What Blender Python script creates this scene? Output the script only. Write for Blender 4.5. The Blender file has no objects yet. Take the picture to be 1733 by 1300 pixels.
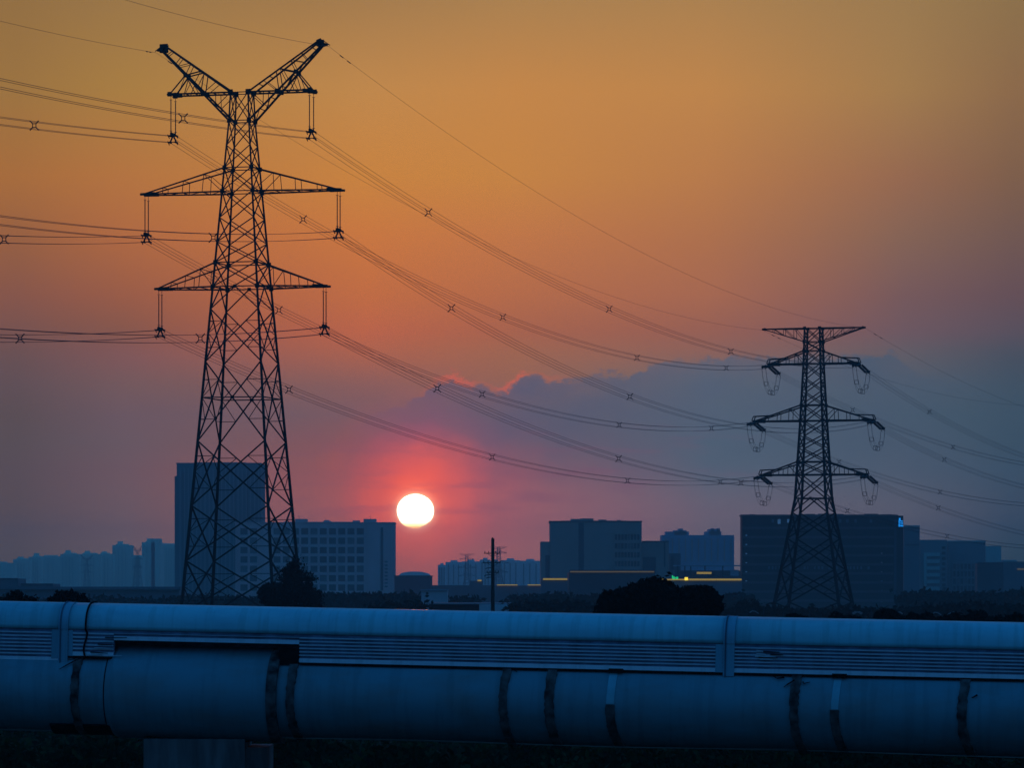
import bpy, math, random
from mathutils import Vector, Matrix
C = bpy.context.scene.collection
F = 6672.0            # focal length in photo pixels (1733 wide)
CX, HZ, CAMZ = 866.5, 1000.0, 5.0
R = math.radians

# ------------------------------------------------------------------ camera
cam_d = bpy.data.cameras.new('camera'); cam = bpy.data.objects.new('camera', cam_d); C.objects.link(cam)
cam.location = (0, 0, CAMZ); cam.rotation_euler = (R(90), 0, 0)
cam_d.sensor_width = 36; cam_d.lens = F / 1733 * 36
cam_d.shift_y = (HZ - 650) / 1733
cam_d.clip_start = 0.5; cam_d.clip_end = 20000
bpy.context.scene.camera = cam

# ------------------------------------------------------------------ sky
SUN_P, SUN_Q = 703.0, 865.0
HAZE_B = 0.00028; HAZE_END = 3600.0; HAZE_TOP = 62.0
COLS = [30, 210, 620, 870, 1200, 1530, 1715]
QS = [0, 150, 300, 400, 500, 560, 600, 650, 700, 750, 800, 870, 930, 990]
# radiance of the sky (before it comes through the haze), one row per azimuth, from high to low
SKY = None
SKY_RAD = [[[0.3194, 0.1714, 0.0498], [0.369, 0.187, 0.044], [0.4415, 0.1654, 0.0344], [0.3578, 0.1293, 0.0412], [0.285, 0.1026, 0.0574], [0.2255, 0.095, 0.0675], [0.1747, 0.0904, 0.0762], [0.1512, 0.0894, 0.0836], [0.1376, 0.0862, 0.0738], [0.1377, 0.0892, 0.0767], [0.1469, 0.0889, 0.0735], [0.1674, 0.093, 0.054], [0.169, 0.0985, 0.0454], [0.1329, 0.0811, 0.0342]],
 [[0.3588, 0.1968, 0.0601], [0.4414, 0.2265, 0.0477], [0.5211, 0.1908, 0.0415], [0.4948, 0.1571, 0.0421], [0.3826, 0.1194, 0.0503], [0.2887, 0.1053, 0.0592], [0.2684, 0.1087, 0.0933], [0.2236, 0.1148, 0.1023], [0.1959, 0.1129, 0.1187], [0.1955, 0.118, 0.1186], [0.227, 0.1179, 0.1126], [0.2653, 0.1381, 0.1107], [0.2774, 0.1518, 0.1081], [0.2199, 0.1325, 0.094]],
 [[0.4143, 0.2167, 0.0707], [0.5885, 0.2695, 0.0671], [0.6607, 0.2521, 0.0413], [0.6782, 0.2063, 0.0396], [0.636, 0.1705, 0.0431], [0.6066, 0.1454, 0.0541], [0.5063, 0.1412, 0.0655], [0.3174, 0.1292, 0.0999], [0.238, 0.1228, 0.124], [0.3248, 0.1143, 0.0969], [0.4496, 0.1218, 0.0923], [0.5947, 0.1502, 0.0952], [0.6329, 0.162, 0.0686], [0.4651, 0.1499, 0.0727]],
 [[0.4516, 0.2367, 0.0765], [0.6136, 0.2617, 0.0613], [0.6376, 0.2522, 0.0487], [0.6169, 0.2049, 0.0544], [0.5472, 0.1663, 0.0564], [0.4711, 0.1414, 0.0629], [0.4241, 0.1535, 0.074], [0.3754, 0.1476, 0.0843], [0.2041, 0.1364, 0.1494], [0.3085, 0.131, 0.144], [0.3916, 0.1311, 0.1454], [0.5818, 0.1713, 0.1537], [0.6611, 0.1909, 0.1389], [0.4659, 0.1666, 0.1063]],
 [[0.4512, 0.2359, 0.0762], [0.574, 0.255, 0.066], [0.5453, 0.2168, 0.0624], [0.4912, 0.1816, 0.0651], [0.4536, 0.1571, 0.0733], [0.372, 0.1331, 0.0811], [0.3132, 0.1403, 0.0997], [0.1435, 0.1589, 0.1547], [0.1022, 0.1566, 0.1871], [0.0983, 0.1536, 0.1939], [0.1333, 0.1599, 0.2024], [0.2613, 0.1833, 0.2014], [0.3097, 0.198, 0.1779], [0.2078, 0.1615, 0.1396]],
 [[0.3621, 0.21, 0.0754], [0.4017, 0.216, 0.0703], [0.3439, 0.1532, 0.073], [0.2713, 0.1383, 0.0847], [0.215, 0.1108, 0.1013], [0.1866, 0.1084, 0.1169], [0.1443, 0.1226, 0.1324], [0.0993, 0.1252, 0.1626], [0.0829, 0.1227, 0.1577], [0.0934, 0.1239, 0.1628], [0.109, 0.1319, 0.17], [0.1739, 0.1508, 0.1645], [0.1689, 0.1392, 0.1374], [0.0893, 0.1097, 0.101]],
 [[0.2912, 0.1756, 0.066], [0.2925, 0.1549, 0.0629], [0.2349, 0.1221, 0.0623], [0.1898, 0.1043, 0.0763], [0.1523, 0.0858, 0.0891], [0.12, 0.0882, 0.1046], [0.0781, 0.0873, 0.1094], [0.0638, 0.0926, 0.1229], [0.0585, 0.0942, 0.1283], [0.0561, 0.0917, 0.1235], [0.0595, 0.0938, 0.1293], [0.0695, 0.0851, 0.1044], [0.0464, 0.0639, 0.0463], [0.0293, 0.0416, 0.0272]]]
SKY_SRGB = [[(147,112,70),(155,115,68),(165,108,65),(150,97,70),(133,87,78),(118,84,83),(105,82,87),(96,81,90),(91,80,89),(88,80,91),(87,79,92),(82,78,94),(76,77,95),(70,74,93)],
 [(155,119,75),(168,125,70),(178,115,68),(172,105,70),(152,93,75),(133,88,81),(126,88,91),(114,89,96),(106,88,100),(103,88,101),(105,87,101),(100,87,103),(94,86,103),(86,83,101)],
 [(165,124,80),(190,135,78),(198,130,68),(198,118,68),(190,108,72),(182,100,78),(166,98,84),(135,94,95),(118,91,101),(129,88,97),(141,88,97),(141,89,100),(133,88,99),(119,86,98)],
 [(172,129,82),(194,134,76),(195,130,72),(190,118,75),(178,107,78),(165,100,82),(155,101,86),(142,99,92),(112,95,107),(125,92,107),(134,91,108),(140,93,109),(135,92,107),(119,89,103)],
 [(172,129,82),(188,132,78),(182,122,78),(172,112,80),(163,104,84),(148,97,88),(133,98,95),(96,102,110),(80,100,116),(77,98,118),(85,97,118),(99,95,116),(98,93,112),(85,88,107)],
 [(155,122,82),(160,122,80),(148,105,82),(132,99,87),(117,90,94),(108,89,99),(95,92,104),(79,92,110),(72,91,110),(73,90,111),(76,90,112),(82,89,111),(75,84,107),(60,79,102)],
 [(140,112,78),(139,106,77),(125,95,78),(112,88,85),(100,81,90),(88,81,95),(73,81,98),(65,82,101),(61,82,103),(59,81,103),(59,80,104),(57,76,102),(48,71,96),(42,66,92)]]
def lin(c):
    c /= 255.0
    return c / 12.92 if c <= 0.04045 else ((c + 0.055) / 1.055) ** 2.4
def trans(q):
    e = max((HZ - q) / F, 1e-5)
    return math.exp(-HAZE_B * min(HAZE_END, (HAZE_TOP - CAMZ) / e))
HZCOL = (0.010, 0.055, 0.120)      # light the haze itself sends to the eye at great depth
def sky_rad(ci, qi):
    t = trans(QS[qi]); return tuple(SKY_RAD[ci][qi])
    return tuple(max(0.002, (lin(s[k]) - (1 - t) * HZCOL[k]) / t) for k in range(3))
BACK = (0.024, 0.105, 0.235); ZEN = (0.007, 0.110, 0.34); LOWBACK = (0.026, 0.068, 0.135)
CLOUD_AMT = 1.0; HALO_AMT = 1.0

W = bpy.data.worlds.new('World'); bpy.context.scene.world = W; W.use_nodes = True
nt = W.node_tree; nt.nodes.clear(); N = nt.nodes; L = nt.links
def node(t, **k):
    n = N.new(t)
    for a, b in k.items(): setattr(n, a, b)
    return n
def setin(s, v):
    if hasattr(v, 'is_linked') or hasattr(v, 'links'): L.new(v, s)
    elif isinstance(v, (tuple, list)): s.default_value = (*v, 1) if len(v) == 3 and s.type == 'RGBA' else v
    else: s.default_value = v
def M(op, a, b=None, c=None, clamp=False):
    n = node('ShaderNodeMath', operation=op, use_clamp=clamp); setin(n.inputs[0], a)
    if b is not None: setin(n.inputs[1], b)
    if c is not None: setin(n.inputs[2], c)
    return n.outputs[0]
def MR(v, a, b, c=0.0, d=1.0, smooth=False):
    n = node('ShaderNodeMapRange', interpolation_type='SMOOTHSTEP' if smooth else 'LINEAR', clamp=True)
    for i, x in enumerate((v, a, b, c, d)): setin(n.inputs[i], x)
    return n.outputs[0]
def MIX(f, a, b, mode='MIX'):
    n = node('ShaderNodeMix', data_type='RGBA', blend_type=mode, clamp_factor=True, clamp_result=False)
    setin(n.inputs[0], f); setin(n.inputs[6], a); setin(n.inputs[7], b)
    return n.outputs[2]
def RAMP(v, stops, interp='LINEAR'):
    n = node('ShaderNodeValToRGB'); cr = n.color_ramp; cr.interpolation = interp
    stops = sorted(stops)
    while len(cr.elements) > 1: cr.elements.remove(cr.elements[-1])
    for i, (p, c) in enumerate(stops):
        e = cr.elements[0] if i == 0 else cr.elements.new(p)
        e.position = p; e.color = (*c, 1)
    setin(n.inputs[0], v)
    return n.outputs[0]
tc = node('ShaderNodeTexCoord'); sx = node('ShaderNodeSeparateXYZ'); L.new(tc.outputs['Generated'], sx.inputs[0])
dx, dy, dz = sx.outputs
yy = M('MAXIMUM', dy, 0.03)
ta = M('DIVIDE', dx, yy); te = M('DIVIDE', dz, yy)
P = M('MULTIPLY_ADD', ta, F, CX); Q = M('MULTIPLY_ADD', te, -F, HZ)
t = MR(te, 0.0, 0.6)
cols = []
for ci in range(len(COLS)):
    st = [(((HZ - q) / F) / 0.6, sky_rad(ci, qi)) for qi, q in enumerate(QS)]
    top = st[0][1]
    st += [(0.33, tuple(top[k] * 0.55 + ZEN[k] * 0.45 for k in range(3))), (0.55, tuple(top[k] * 0.1 + ZEN[k] * 0.75 for k in range(3))), (1.0, ZEN)]
    cols.append(RAMP(t, st))
col = cols[0]
for i in range(1, len(COLS)):
    col = MIX(MR(P, COLS[i - 1], COLS[i]), col, cols[i])
# cloud bank: outline over azimuth, ragged by noise, thinning out downwards
cv = node('ShaderNodeCombineXYZ'); L.new(M('MULTIPLY', P, 0.01), cv.inputs[0]); L.new(M('MULTIPLY', Q, 0.014), cv.inputs[1])
nz = node('ShaderNodeTexNoise'); L.new(cv.outputs[0], nz.inputs['Vector']); nz.inputs['Scale'].default_value = 2.6; nz.inputs['Detail'].default_value = 8; nz.inputs['Roughness'].default_value = 0.68
nz2 = node('ShaderNodeTexNoise'); L.new(cv.outputs[0], nz2.inputs['Vector']); nz2.inputs['Scale'].default_value = 0.9; nz2.inputs['Detail'].default_value = 6
n1 = M('SUBTRACT', nz.outputs[0], 0.5); n2 = M('SUBTRACT', nz2.outputs[0], 0.5)
EDGE = [(560,745),(600,720),(640,697),(690,684),(730,655),(765,640),(800,650),(838,666),(860,655),(880,640),(905,636),(930,650),(960,642),(1030,628),(1060,640),(1100,618),(1150,608),(1250,604),(1400,602),(1470,602),(1510,596),(1535,618),(1560,634),(1733,650)]
edge = M('MULTIPLY', RAMP(M('DIVIDE', P, 2000.0), [(p / 2000.0, (q / 1000.0,) * 3) for p, q in EDGE]), 1000.0)
below = M('SUBTRACT', M('MULTIPLY_ADD', n1, 62.0, Q), edge)
m_edge = MR(below, -4.0, 7.0, smooth=True)
reach = MR(P, 620.0, 1200.0, 125.0, 230.0)
m_low = M('SUBTRACT', 1.0, MR(M('DIVIDE', M('MULTIPLY_ADD', n2, 60.0, below), reach), 0.4, 1.05, smooth=True))
m_az = M('MULTIPLY', MR(P, 570.0, 690.0), M('SUBTRACT', 1.0, MR(P, 1480.0, 1640.0)))
dens = MR(n2, -0.18, 0.12, 0.62, 1.0)
cm = M('MULTIPLY', M('MULTIPLY', m_edge, m_low), M('MULTIPLY', M('MULTIPLY', m_az, dens), 0.95 * CLOUD_AMT))
tcl = trans(660)
def unh(c, q):
    tt = trans(q); return tuple((lin(c[k]) - (1 - tt) * HZCOL[k]) / tt for k in range(3))
ccol = RAMP(M('DIVIDE', P, 2000.0), [(0.33, unh((104, 88, 106), 680)), (0.43, unh((88, 89, 111), 670)), (0.52, unh((87, 92, 111), 660)), (0.6, unh((82, 95, 115), 650)), (0.8, unh((68, 86, 106), 640))])
col = MIX(cm, col, ccol)
rim = M('MULTIPLY', MR(M('ABSOLUTE', M('ADD', below, 4.0)), 1.0, 8.0, 1.0, 0.0), M('MULTIPLY', MR(P, 690.0, 760.0), M('SUBTRACT', 1.0, MR(P, 880.0, 990.0))))
rimr = RAMP(M('DIVIDE', P, 2000.0), [(x / 2000.0, (v,) * 3) for x, v in ((690, .25), (735, .45), (765, 1), (797, 1), (806, .2), (835, .3), (855, 1), (885, .9), (900, .15), (930, .6), (955, .5), (985, 0))])
rim = M('MULTIPLY', rim, rimr)
col = MIX(M('MULTIPLY', rim, 0.6 * CLOUD_AMT), col, unh((205, 94, 84), 645))
# faint low streaks in front of the glow
cv2 = node('ShaderNodeCombineXYZ'); L.new(M('MULTIPLY', P, 0.004), cv2.inputs[0]); L.new(M('MULTIPLY', Q, 0.03), cv2.inputs[1])
nz3 = node('ShaderNodeTexNoise'); L.new(cv2.outputs[0], nz3.inputs['Vector']); nz3.inputs['Scale'].default_value = 1.6; nz3.inputs['Detail'].default_value = 5
streak = M('MULTIPLY', MR(nz3.outputs[0], 0.5, 0.68, smooth=True), M('MULTIPLY', MR(Q, 700.0, 790.0), M('SUBTRACT', 1.0, MR(Q, 850.0, 930.0))))
streak = M('MULTIPLY', M('MULTIPLY', streak, MR(P, 420.0, 560.0)), M('MULTIPLY', M('SUBTRACT', 1.0, MR(P, 1150.0, 1350.0)), 0.32 * CLOUD_AMT))
# sun and the red glow round it
ddx = M('SUBTRACT', P, SUN_P); ddy = M('SUBTRACT', Q, SUN_Q)
gx = M('SUBTRACT', P, 706.0); gy = M('SUBTRACT', Q, 846.0)
gx = M('MULTIPLY', gx, MR(gx, -40.0, 40.0, 1.04, .98))
gn = M('MULTIPLY_ADD', n2, -60.0, M('SQRT', M('ADD', M('MULTIPLY', gx, gx), M('MULTIPLY', gy, gy))))
d = M('MAXIMUM', gn, 0.0)
d0 = M('SQRT', M('ADD', M('MULTIPLY', ddx, ddx), M('MULTIPLY', M('MULTIPLY', ddy, ddy), 1.15)))
tsun = trans(SUN_Q)
halo = [(0.0, (.56, .03, .0)), (30, (.48, .02, .0)), (50, (.38, .012, .0)), (80, (.25, .006, 0)), (105, (.13, .0, .0)), (135, (.05, 0, 0)), (190, (.01, 0, 0)), (260, (0, 0, 0))]
ring_ = [(0.0, (.3, .30, .26)), (.31, (.3, .28, .24)), (.36, (.14, .09, .08)), (.44, (.04, .02, .015)), (.6, (0, 0, 0))]
hcol = RAMP(M('DIVIDE', d, 300.0), [(a / 300.0, tuple(x / tsun for x in c)) for a, c in halo], 'LINEAR')
hcol = MIX(1.0, hcol, RAMP(M('DIVIDE', d0, 100.0), [(a, tuple(x / tsun for x in c)) for a, c in ring_]), 'ADD')
col = MIX(1.0, col, MIX(1.0, hcol, (HALO_AMT,) * 3, 'MULTIPLY'), 'ADD')
col = MIX(M('MULTIPLY', MR(d, 0.0, 130.0, 1.0, 0.0, smooth=True), HALO_AMT), col, MIX(1.0, col, (1.0, 1.0, 0.62), 'MULTIPLY'))
col = MIX(streak, col, unh((118, 80, 104), 800))
disc_d = M('SQRT', M('ADD', M('MULTIPLY', ddx, ddx), M('MULTIPLY', M('MULTIPLY', ddy, ddy), 1.19)))
disc_n = M('MULTIPLY_ADD', MR(Q, 878.0, 890.0), M('MULTIPLY', n1, 22.0), disc_d)
disc = M('SUBTRACT', 1.0, MR(disc_n, 30.0, 31.8))
dcol = RAMP(MR(Q, 836.0, 896.0), [(0.0, (9, 7.5, 5.5)), (0.75, (9, 7.2, 5.0)), (0.86, (5, 3.4, 1.5)), (0.95, (3.0, 1.2, .4))])
col = MIX(M('MULTIPLY', disc, HALO_AMT), col, dcol)
# rest of the dome: deep dusk blue, paler towards the horizon opposite the sun
na = M('MULTIPLY', M('SUBTRACT', 1.0, MR(M('ABSOLUTE', ta), 0.18, 0.75, smooth=True)), MR(dy, 0.15, 0.6, smooth=True))
nish = node('ShaderNodeTexSky'); nish.sky_type = 'NISHITA'; nish.sun_disc = False
nish.sun_elevation = R(1.16); nish.sun_rotation = math.atan2((SUN_P - CX), F); nish.dust_density = 2.0
nb = MIX(1.0, nish.outputs[0], (0.0012, 0.006, 0.02), 'MULTIPLY')
dome = RAMP(MR(dz, -0.02, 1.0), [(0.0, LOWBACK), (0.12, BACK), (0.5, ZEN), (1.0, ZEN)])
dome = MIX(1.0, dome, nb, 'ADD')
col = MIX(na, dome, col)
# below the horizon: dark land colour
col = MIX(MR(dz, -0.012, -0.002), (0.006, 0.022, 0.05), col)
bg = node('ShaderNodeBackground'); L.new(col, bg.inputs[0]); bg.inputs[1].default_value = 1.0
wo = node('ShaderNodeOutputWorld'); L.new(bg.outputs[0], wo.inputs[0])
W.cycles.sampling_method = 'MANUAL'; W.cycles.sample_map_resolution = 2048

sd = bpy.data.lights.new('sun', 'SUN'); so = bpy.data.objects.new('sun', sd); C.objects.link(so)
sd.energy = 0.12; sd.angle = R(0.53); sd.color = (1.0, 0.32, 0.14)
sdir = Vector(((SUN_P - CX) / F, 1, (HZ - SUN_Q) / F)).normalized()
so.rotation_euler = (-sdir).to_track_quat('-Z', 'Y').to_euler()
so.location = (0, 300, 100)
vs = bpy.context.scene.view_settings
vs.view_transform = 'Standard'; vs.look = 'None'; vs.exposure = 0; vs.gamma = 1
cy = bpy.context.scene.cycles
cy.max_bounces = 4; cy.diffuse_bounces = 2; cy.glossy_bounces = 2; cy.volume_bounces = 0; cy.transparent_max_bounces = 4
cy.use_denoising = True

# ------------------------------------------------------------------ helpers
def at(px, py, Y): return Vector(((px - CX) / F * Y, Y, CAMZ + (HZ - py) / F * Y))
def zat(py, Y): return CAMZ + (HZ - py) / F * Y
def xat(px, Y): return (px - CX) / F * Y

MATS = {}
def mat(name, col, rough=0.8, metal=0.0, var=0.25, scale=1.0, col2=None, bump=0.0, emit=None, estr=1.0, stretch=(1, 1, 1), spec=0.5):
    if name in MATS: return MATS[name]
    m = bpy.data.materials.new(name); m.use_nodes = True; t_ = m.node_tree; b = t_.nodes['Principled BSDF']
    b.inputs['Roughness'].default_value = rough; b.inputs['Metallic'].default_value = metal
    b.inputs['Specular IOR Level'].default_value = spec
    tcn = t_.nodes.new('ShaderNodeTexCoord'); mp = t_.nodes.new('ShaderNodeMapping'); mp.inputs['Scale'].default_value = stretch
    nn = t_.nodes.new('ShaderNodeTexNoise'); nn.inputs['Scale'].default_value = scale; nn.inputs['Detail'].default_value = 6
    t_.links.new(tcn.outputs['Object'], mp.inputs[0]); t_.links.new(mp.outputs[0], nn.inputs['Vector'])
    cr = t_.nodes.new('ShaderNodeValToRGB')
    c2 = col2 or tuple(min(1, x * (1 + var)) for x in col)
    c1 = tuple(x * (1 - var) for x in col)
    cr.color_ramp.elements[0].position = 0.35; cr.color_ramp.elements[0].color = (*c1, 1)
    cr.color_ramp.elements[1].position = 0.65; cr.color_ramp.elements[1].color = (*c2, 1)
    t_.links.new(nn.outputs[0], cr.inputs[0]); t_.links.new(cr.outputs[0], b.inputs['Base Color'])
    if bump:
        bn = t_.nodes.new('ShaderNodeBump'); bn.inputs['Strength'].default_value = bump; bn.inputs['Distance'].default_value = 0.02
        t_.links.new(nn.outputs[0], bn.inputs['Height']); t_.links.new(bn.outputs[0], b.inputs['Normal'])
    if emit:
        b.inputs['Emission Color'].default_value = (*emit, 1); b.inputs['Emission Strength'].default_value = estr
    MATS[name] = m
    return m
steel_b = mat('weathered_steel', (0.018, 0.016, 0.016), 0.8, 0.1, 0.3, 0.6, spec=.2)
steel = mat('galvanised_steel', (0.026, 0.022, 0.02), 0.8, 0.1, 0.3, 0.6)
wire_m = mat('aluminium_wire', (0.02, 0.018, 0.02), 0.6, 0.2, 0.1, 2)
disc_m = mat('porcelain', (0.05, 0.03, 0.03), 0.5, 0, 0.2, 4)
ground_m = mat('dark_soil_and_grass', (0.012, 0.016, 0.010), 1.0, 0, 0.5, 0.08, spec=0.1)
path_m = mat('pale_gravel', (0.10, 0.11, 0.12), 0.95, 0, 0.3, 1.5, spec=0.1)
leaf_m = mat('dark_leaves', (0.009, 0.008, 0.004), 0.9, 0, 0.5, 0.9, spec=0.1)
leaf2_m = mat('green_leaves', (0.016, 0.030, 0.006), 0.9, 0, 0.5, 0.9, spec=0.1)
bark_m = mat('bark', (0.03, 0.025, 0.02), 0.95, 0, 0.3, 3, spec=0.1)
conc_m = mat('concrete', (0.20, 0.14, 0.13), 0.95, 0, 0.35, 1.2, bump=0.5, stretch=(6, 1, 1), spec=.05)
rust_m = mat('rusty_strap', (0.04, 0.022, 0.018), 0.9, 0, 0.6, 7, col2=(0.16, 0.12, 0.11), bump=0.9)
dark_m = mat('dark_gap', (0.008, 0.008, 0.009), 0.95, 0, 0.3, 3, spec=0.1)
pale_m = mat('bare_metal_strap', (0.55, 0.62, 0.66), 0.4, 0.2, 0.1, 6)

pale_m2 = mat('bare_strap_metal', (0.20, 0.42, 0.46), 0.4, 0.2, 0.2, 3)
def tag(o, label=None, cat=None, group=None, kind=None):
    if label: o['label'] = label
    if cat: o['category'] = cat
    if group: o['group'] = group
    if kind: o['kind'] = kind
    return o
def empty(name, loc, label, cat, group=None, rz=0.0):
    o = bpy.data.objects.new(name, None); C.objects.link(o); o.location = loc; o.rotation_euler = (0, 0, rz)
    o.empty_display_size = 0.5
    return tag(o, label, cat, group)

class MB:
    def __init__(s): s.v = []; s.f = []; s.smooth = []
    def quadbox(s, pts):
        n = len(s.v); s.v += [tuple(p) for p in pts]
        for q in ((0,3,2,1),(4,5,6,7),(0,1,5,4),(1,2,6,5),(2,3,7,6),(3,0,4,7)): s.f.append(tuple(n + i for i in q))
    def box(s, x0, x1, y0, y1, z0, z1):
        s.quadbox([(x0,y0,z0),(x1,y0,z0),(x1,y1,z0),(x0,y1,z0),(x0,y0,z1),(x1,y0,z1),(x1,y1,z1),(x0,y1,z1)])
    def beam(s, a, b, w, w2=None):
        a = Vector(a); b = Vector(b); d_ = (b - a)
        if d_.length < 1e-6: return
        d_.normalize(); w2 = w2 or w
        up = Vector((0, 0, 1)) if abs(d_.z) < 0.95 else Vector((0, 1, 0))
        x = d_.cross(up).normalized(); y = x.cross(d_)
        h, k = w / 2, w2 / 2
        s.quadbox([a - x*h - y*h, a + x*h - y*h, a + x*h + y*h, a - x*h + y*h, b - x*k - y*k, b + x*k - y*k, b + x*k + y*k, b - x*k + y*k])
    def tube(s, pts, r, n=5, r2=None, cap=True):
        pts = [Vector(p) for p in pts]; base = len(s.v); m = len(pts)
        prev = None
        for i, p in enumerate(pts):
            d_ = (pts[min(i+1, m-1)] - pts[max(i-1, 0)]).normalized()
            up = prev if prev is not None else (Vector((0, 0, 1)) if abs(d_.z) < 0.9 else Vector((1, 0, 0)))
            x = d_.cross(up)
            if x.length < 1e-4: x = d_.cross(Vector((1, 0, 0)))
            x.normalize(); y = x.cross(d_).normalized(); prev = y
            rr = r if r2 is None else r + (r2 - r) * i / (m - 1)
            for k in range(n):
                an = 2 * math.pi * k / n
                s.v.append(tuple(p + x * math.cos(an) * rr + y * math.sin(an) * rr))
        for i in range(m - 1):
            for k in range(n):
                a0 = base + i*n + k; a1 = base + i*n + (k+1) % n
                s.f.append((a0, a1, a1 + n, a0 + n))
        if cap:
            s.f.append(tuple(base + k for k in range(n))[::-1]); s.f.append(tuple(base + (m-1)*n + k for k in range(n)))
    def plate(s, c, r, axis, th=0.03):
        c = Vector(c); a = Vector(axis).normalized()
        up = Vector((0, 0, 1)) if abs(a.z) < 0.9 else Vector((1, 0, 0))
        x = a.cross(up).normalized(); y = x.cross(a)
        s.quadbox([c - x*r - y*r*.9 - a*th, c + x*r - y*r - a*th, c + x*r*.9 + y*r - a*th, c - x*r + y*r - a*th,
                   c - x*r - y*r*.9 + a*th, c + x*r - y*r + a*th, c + x*r*.9 + y*r + a*th, c - x*r + y*r + a*th])
    def leaf(s, c, r, rnd):
        n = len(s.v); u = Vector((rnd.gauss(0,1), rnd.gauss(0,1), rnd.gauss(0,1))).normalized()
        w = u.cross(Vector((rnd.gauss(0,1), rnd.gauss(0,1), rnd.gauss(0,1)))).normalized()
        c = Vector(c)
        s.v += [tuple(c - u*r), tuple(c + w*r*.55 ), tuple(c + u*r), tuple(c - w*r*.55)]
        s.f.append((n, n+1, n+2, n+3))
    def build(s, name, m, parent=None, smooth=False):
        me = bpy.data.meshes.new(name); me.from_pydata(s.v, [], s.f); me.update()
        o = bpy.data.objects.new(name, me); C.objects.link(o); me.materials.append(m)
        if smooth: me.polygons.foreach_set('use_smooth', [True] * len(me.polygons))
        if parent: o.parent = parent
        return o

# ------------------------------------------------------------------ ground
g = MB()
g.v = [(-1500, -30, 0), (1500, -30, 0), (1500, 3560, 0), (-1500, 3560, 0)]; g.f = [(0, 1, 2, 3)]
tag(g.build('ground', ground_m), kind='structure')
g = MB(); pa, pb = (9.5, 111), (34, 118)
g.v = [(9.5, 108, .004), (34, 112, .004), (34, 118, .004), (12.5, 114.5, .004)]; g.f = [(0, 1, 2, 3)]
tag(g.build('path', path_m), kind='structure')

# ------------------------------------------------------------------ lattice towers
def interp(tab, z):
    tab = sorted(tab)
    if z <= tab[0][0]: return tab[0][1]
    for (a, b), (c, d_) in zip(tab, tab[1:]):
        if z <= c: return b + (d_ - b) * (z - a) / (c - a)
    return tab[-1][1]
CORN = ((-1, -1), (1, -1), (1, 1), (-1, 1))
def lattice_body(root, tab, levels, legw, gus, style):
    """four legs, face bracing (X per panel), horizontals and gussets"""
    zt, zb = levels[0], levels[-1]
    for cx_, cy_ in CORN:
        b = MB(); zs = sorted({z for z, _ in tab if zb <= z <= zt} | {zt, zb})
        for z0, z1 in zip(zs, zs[1:]):
            a0, a1 = interp(tab, z0), interp(tab, z1)
            b.beam((cx_*a0, cy_*a0, z0), (cx_*a1, cy_*a1, z1), legw(z0), legw(z1))
        b.build('leg', steel, root)
    br = MB(); rd = br; gp = br
    for i, (z1, z0) in enumerate(zip(levels, levels[1:])):
        a1, a0 = interp(tab, z1), interp(tab, z0); w = style['brace'](z0)
        st = style['kind'].get(i, 'X')
        for k in range(4):
            c0 = CORN[k]; c1 = CORN[(k+1) % 4]
            TL = Vector((c0[0]*a1, c0[1]*a1, z1)); TR = Vector((c1[0]*a1, c1[1]*a1, z1))
            BL = Vector((c0[0]*a0, c0[1]*a0, z0)); BR = Vector((c1[0]*a0, c1[1]*a0, z0))
            if st == 'K':
                Mx = (TL + TR) / 2; br.beam(Mx, BL, w); br.beam(Mx, BR, w)
                gp.plate(Mx, gus * .8, (TR - TL).cross(Vector((0, 0, 1))))
            else:
                br.beam(TL, BR, w); br.beam(TR, BL, w)
                if z1 - z0 > 3.0:
                    # crossing point and light secondary members
                    s_ = a1 / (a1 + a0); X = TL.lerp(BR, s_); r_ = style['red']
                    for (A, B, S, T_) in ((TL, BL, TL, BR), (TR, BR, TR, BL)):
                        h1 = S.lerp(X, .5); leg1 = A.lerp(B, .5 * s_)
                        o_ = (BL if A is TL else BR); h2 = o_.lerp(X, .5); leg2 = A.lerp(B, s_ + (1 - s_) * .5)
                        Lx = A.lerp(B, s_)
                        rd.beam(h1, leg1, r_); rd.beam(h2, leg2, r_)
                        rd.beam(h1, Lx, r_); rd.beam(h2, Lx, r_)
                    mt = (TL + TR) / 2 if False else None
                    if i in style.get('mid', ()):
                        sL = TL.lerp(BL, s_); sR = TR.lerp(BR, s_)
                        br.beam(sL, sR, w * .9); gp.plate(X, gus * .8, (TR - TL).cross(Vector((0, 0, 1))))
            if i in style['horiz']: br.beam(TL, TR, w)
        if i in style['gusset']:
            for cx_, cy_ in CORN: gp.plate((cx_*a1, cy_*a1, z1), gus, (cx_*.3, -1, 0)); gp.plate((cx_*a1, cy_*a1, z1), gus * .85, (1, cy_*.3, 0))
    br.build('bracing', steel, root)

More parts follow.
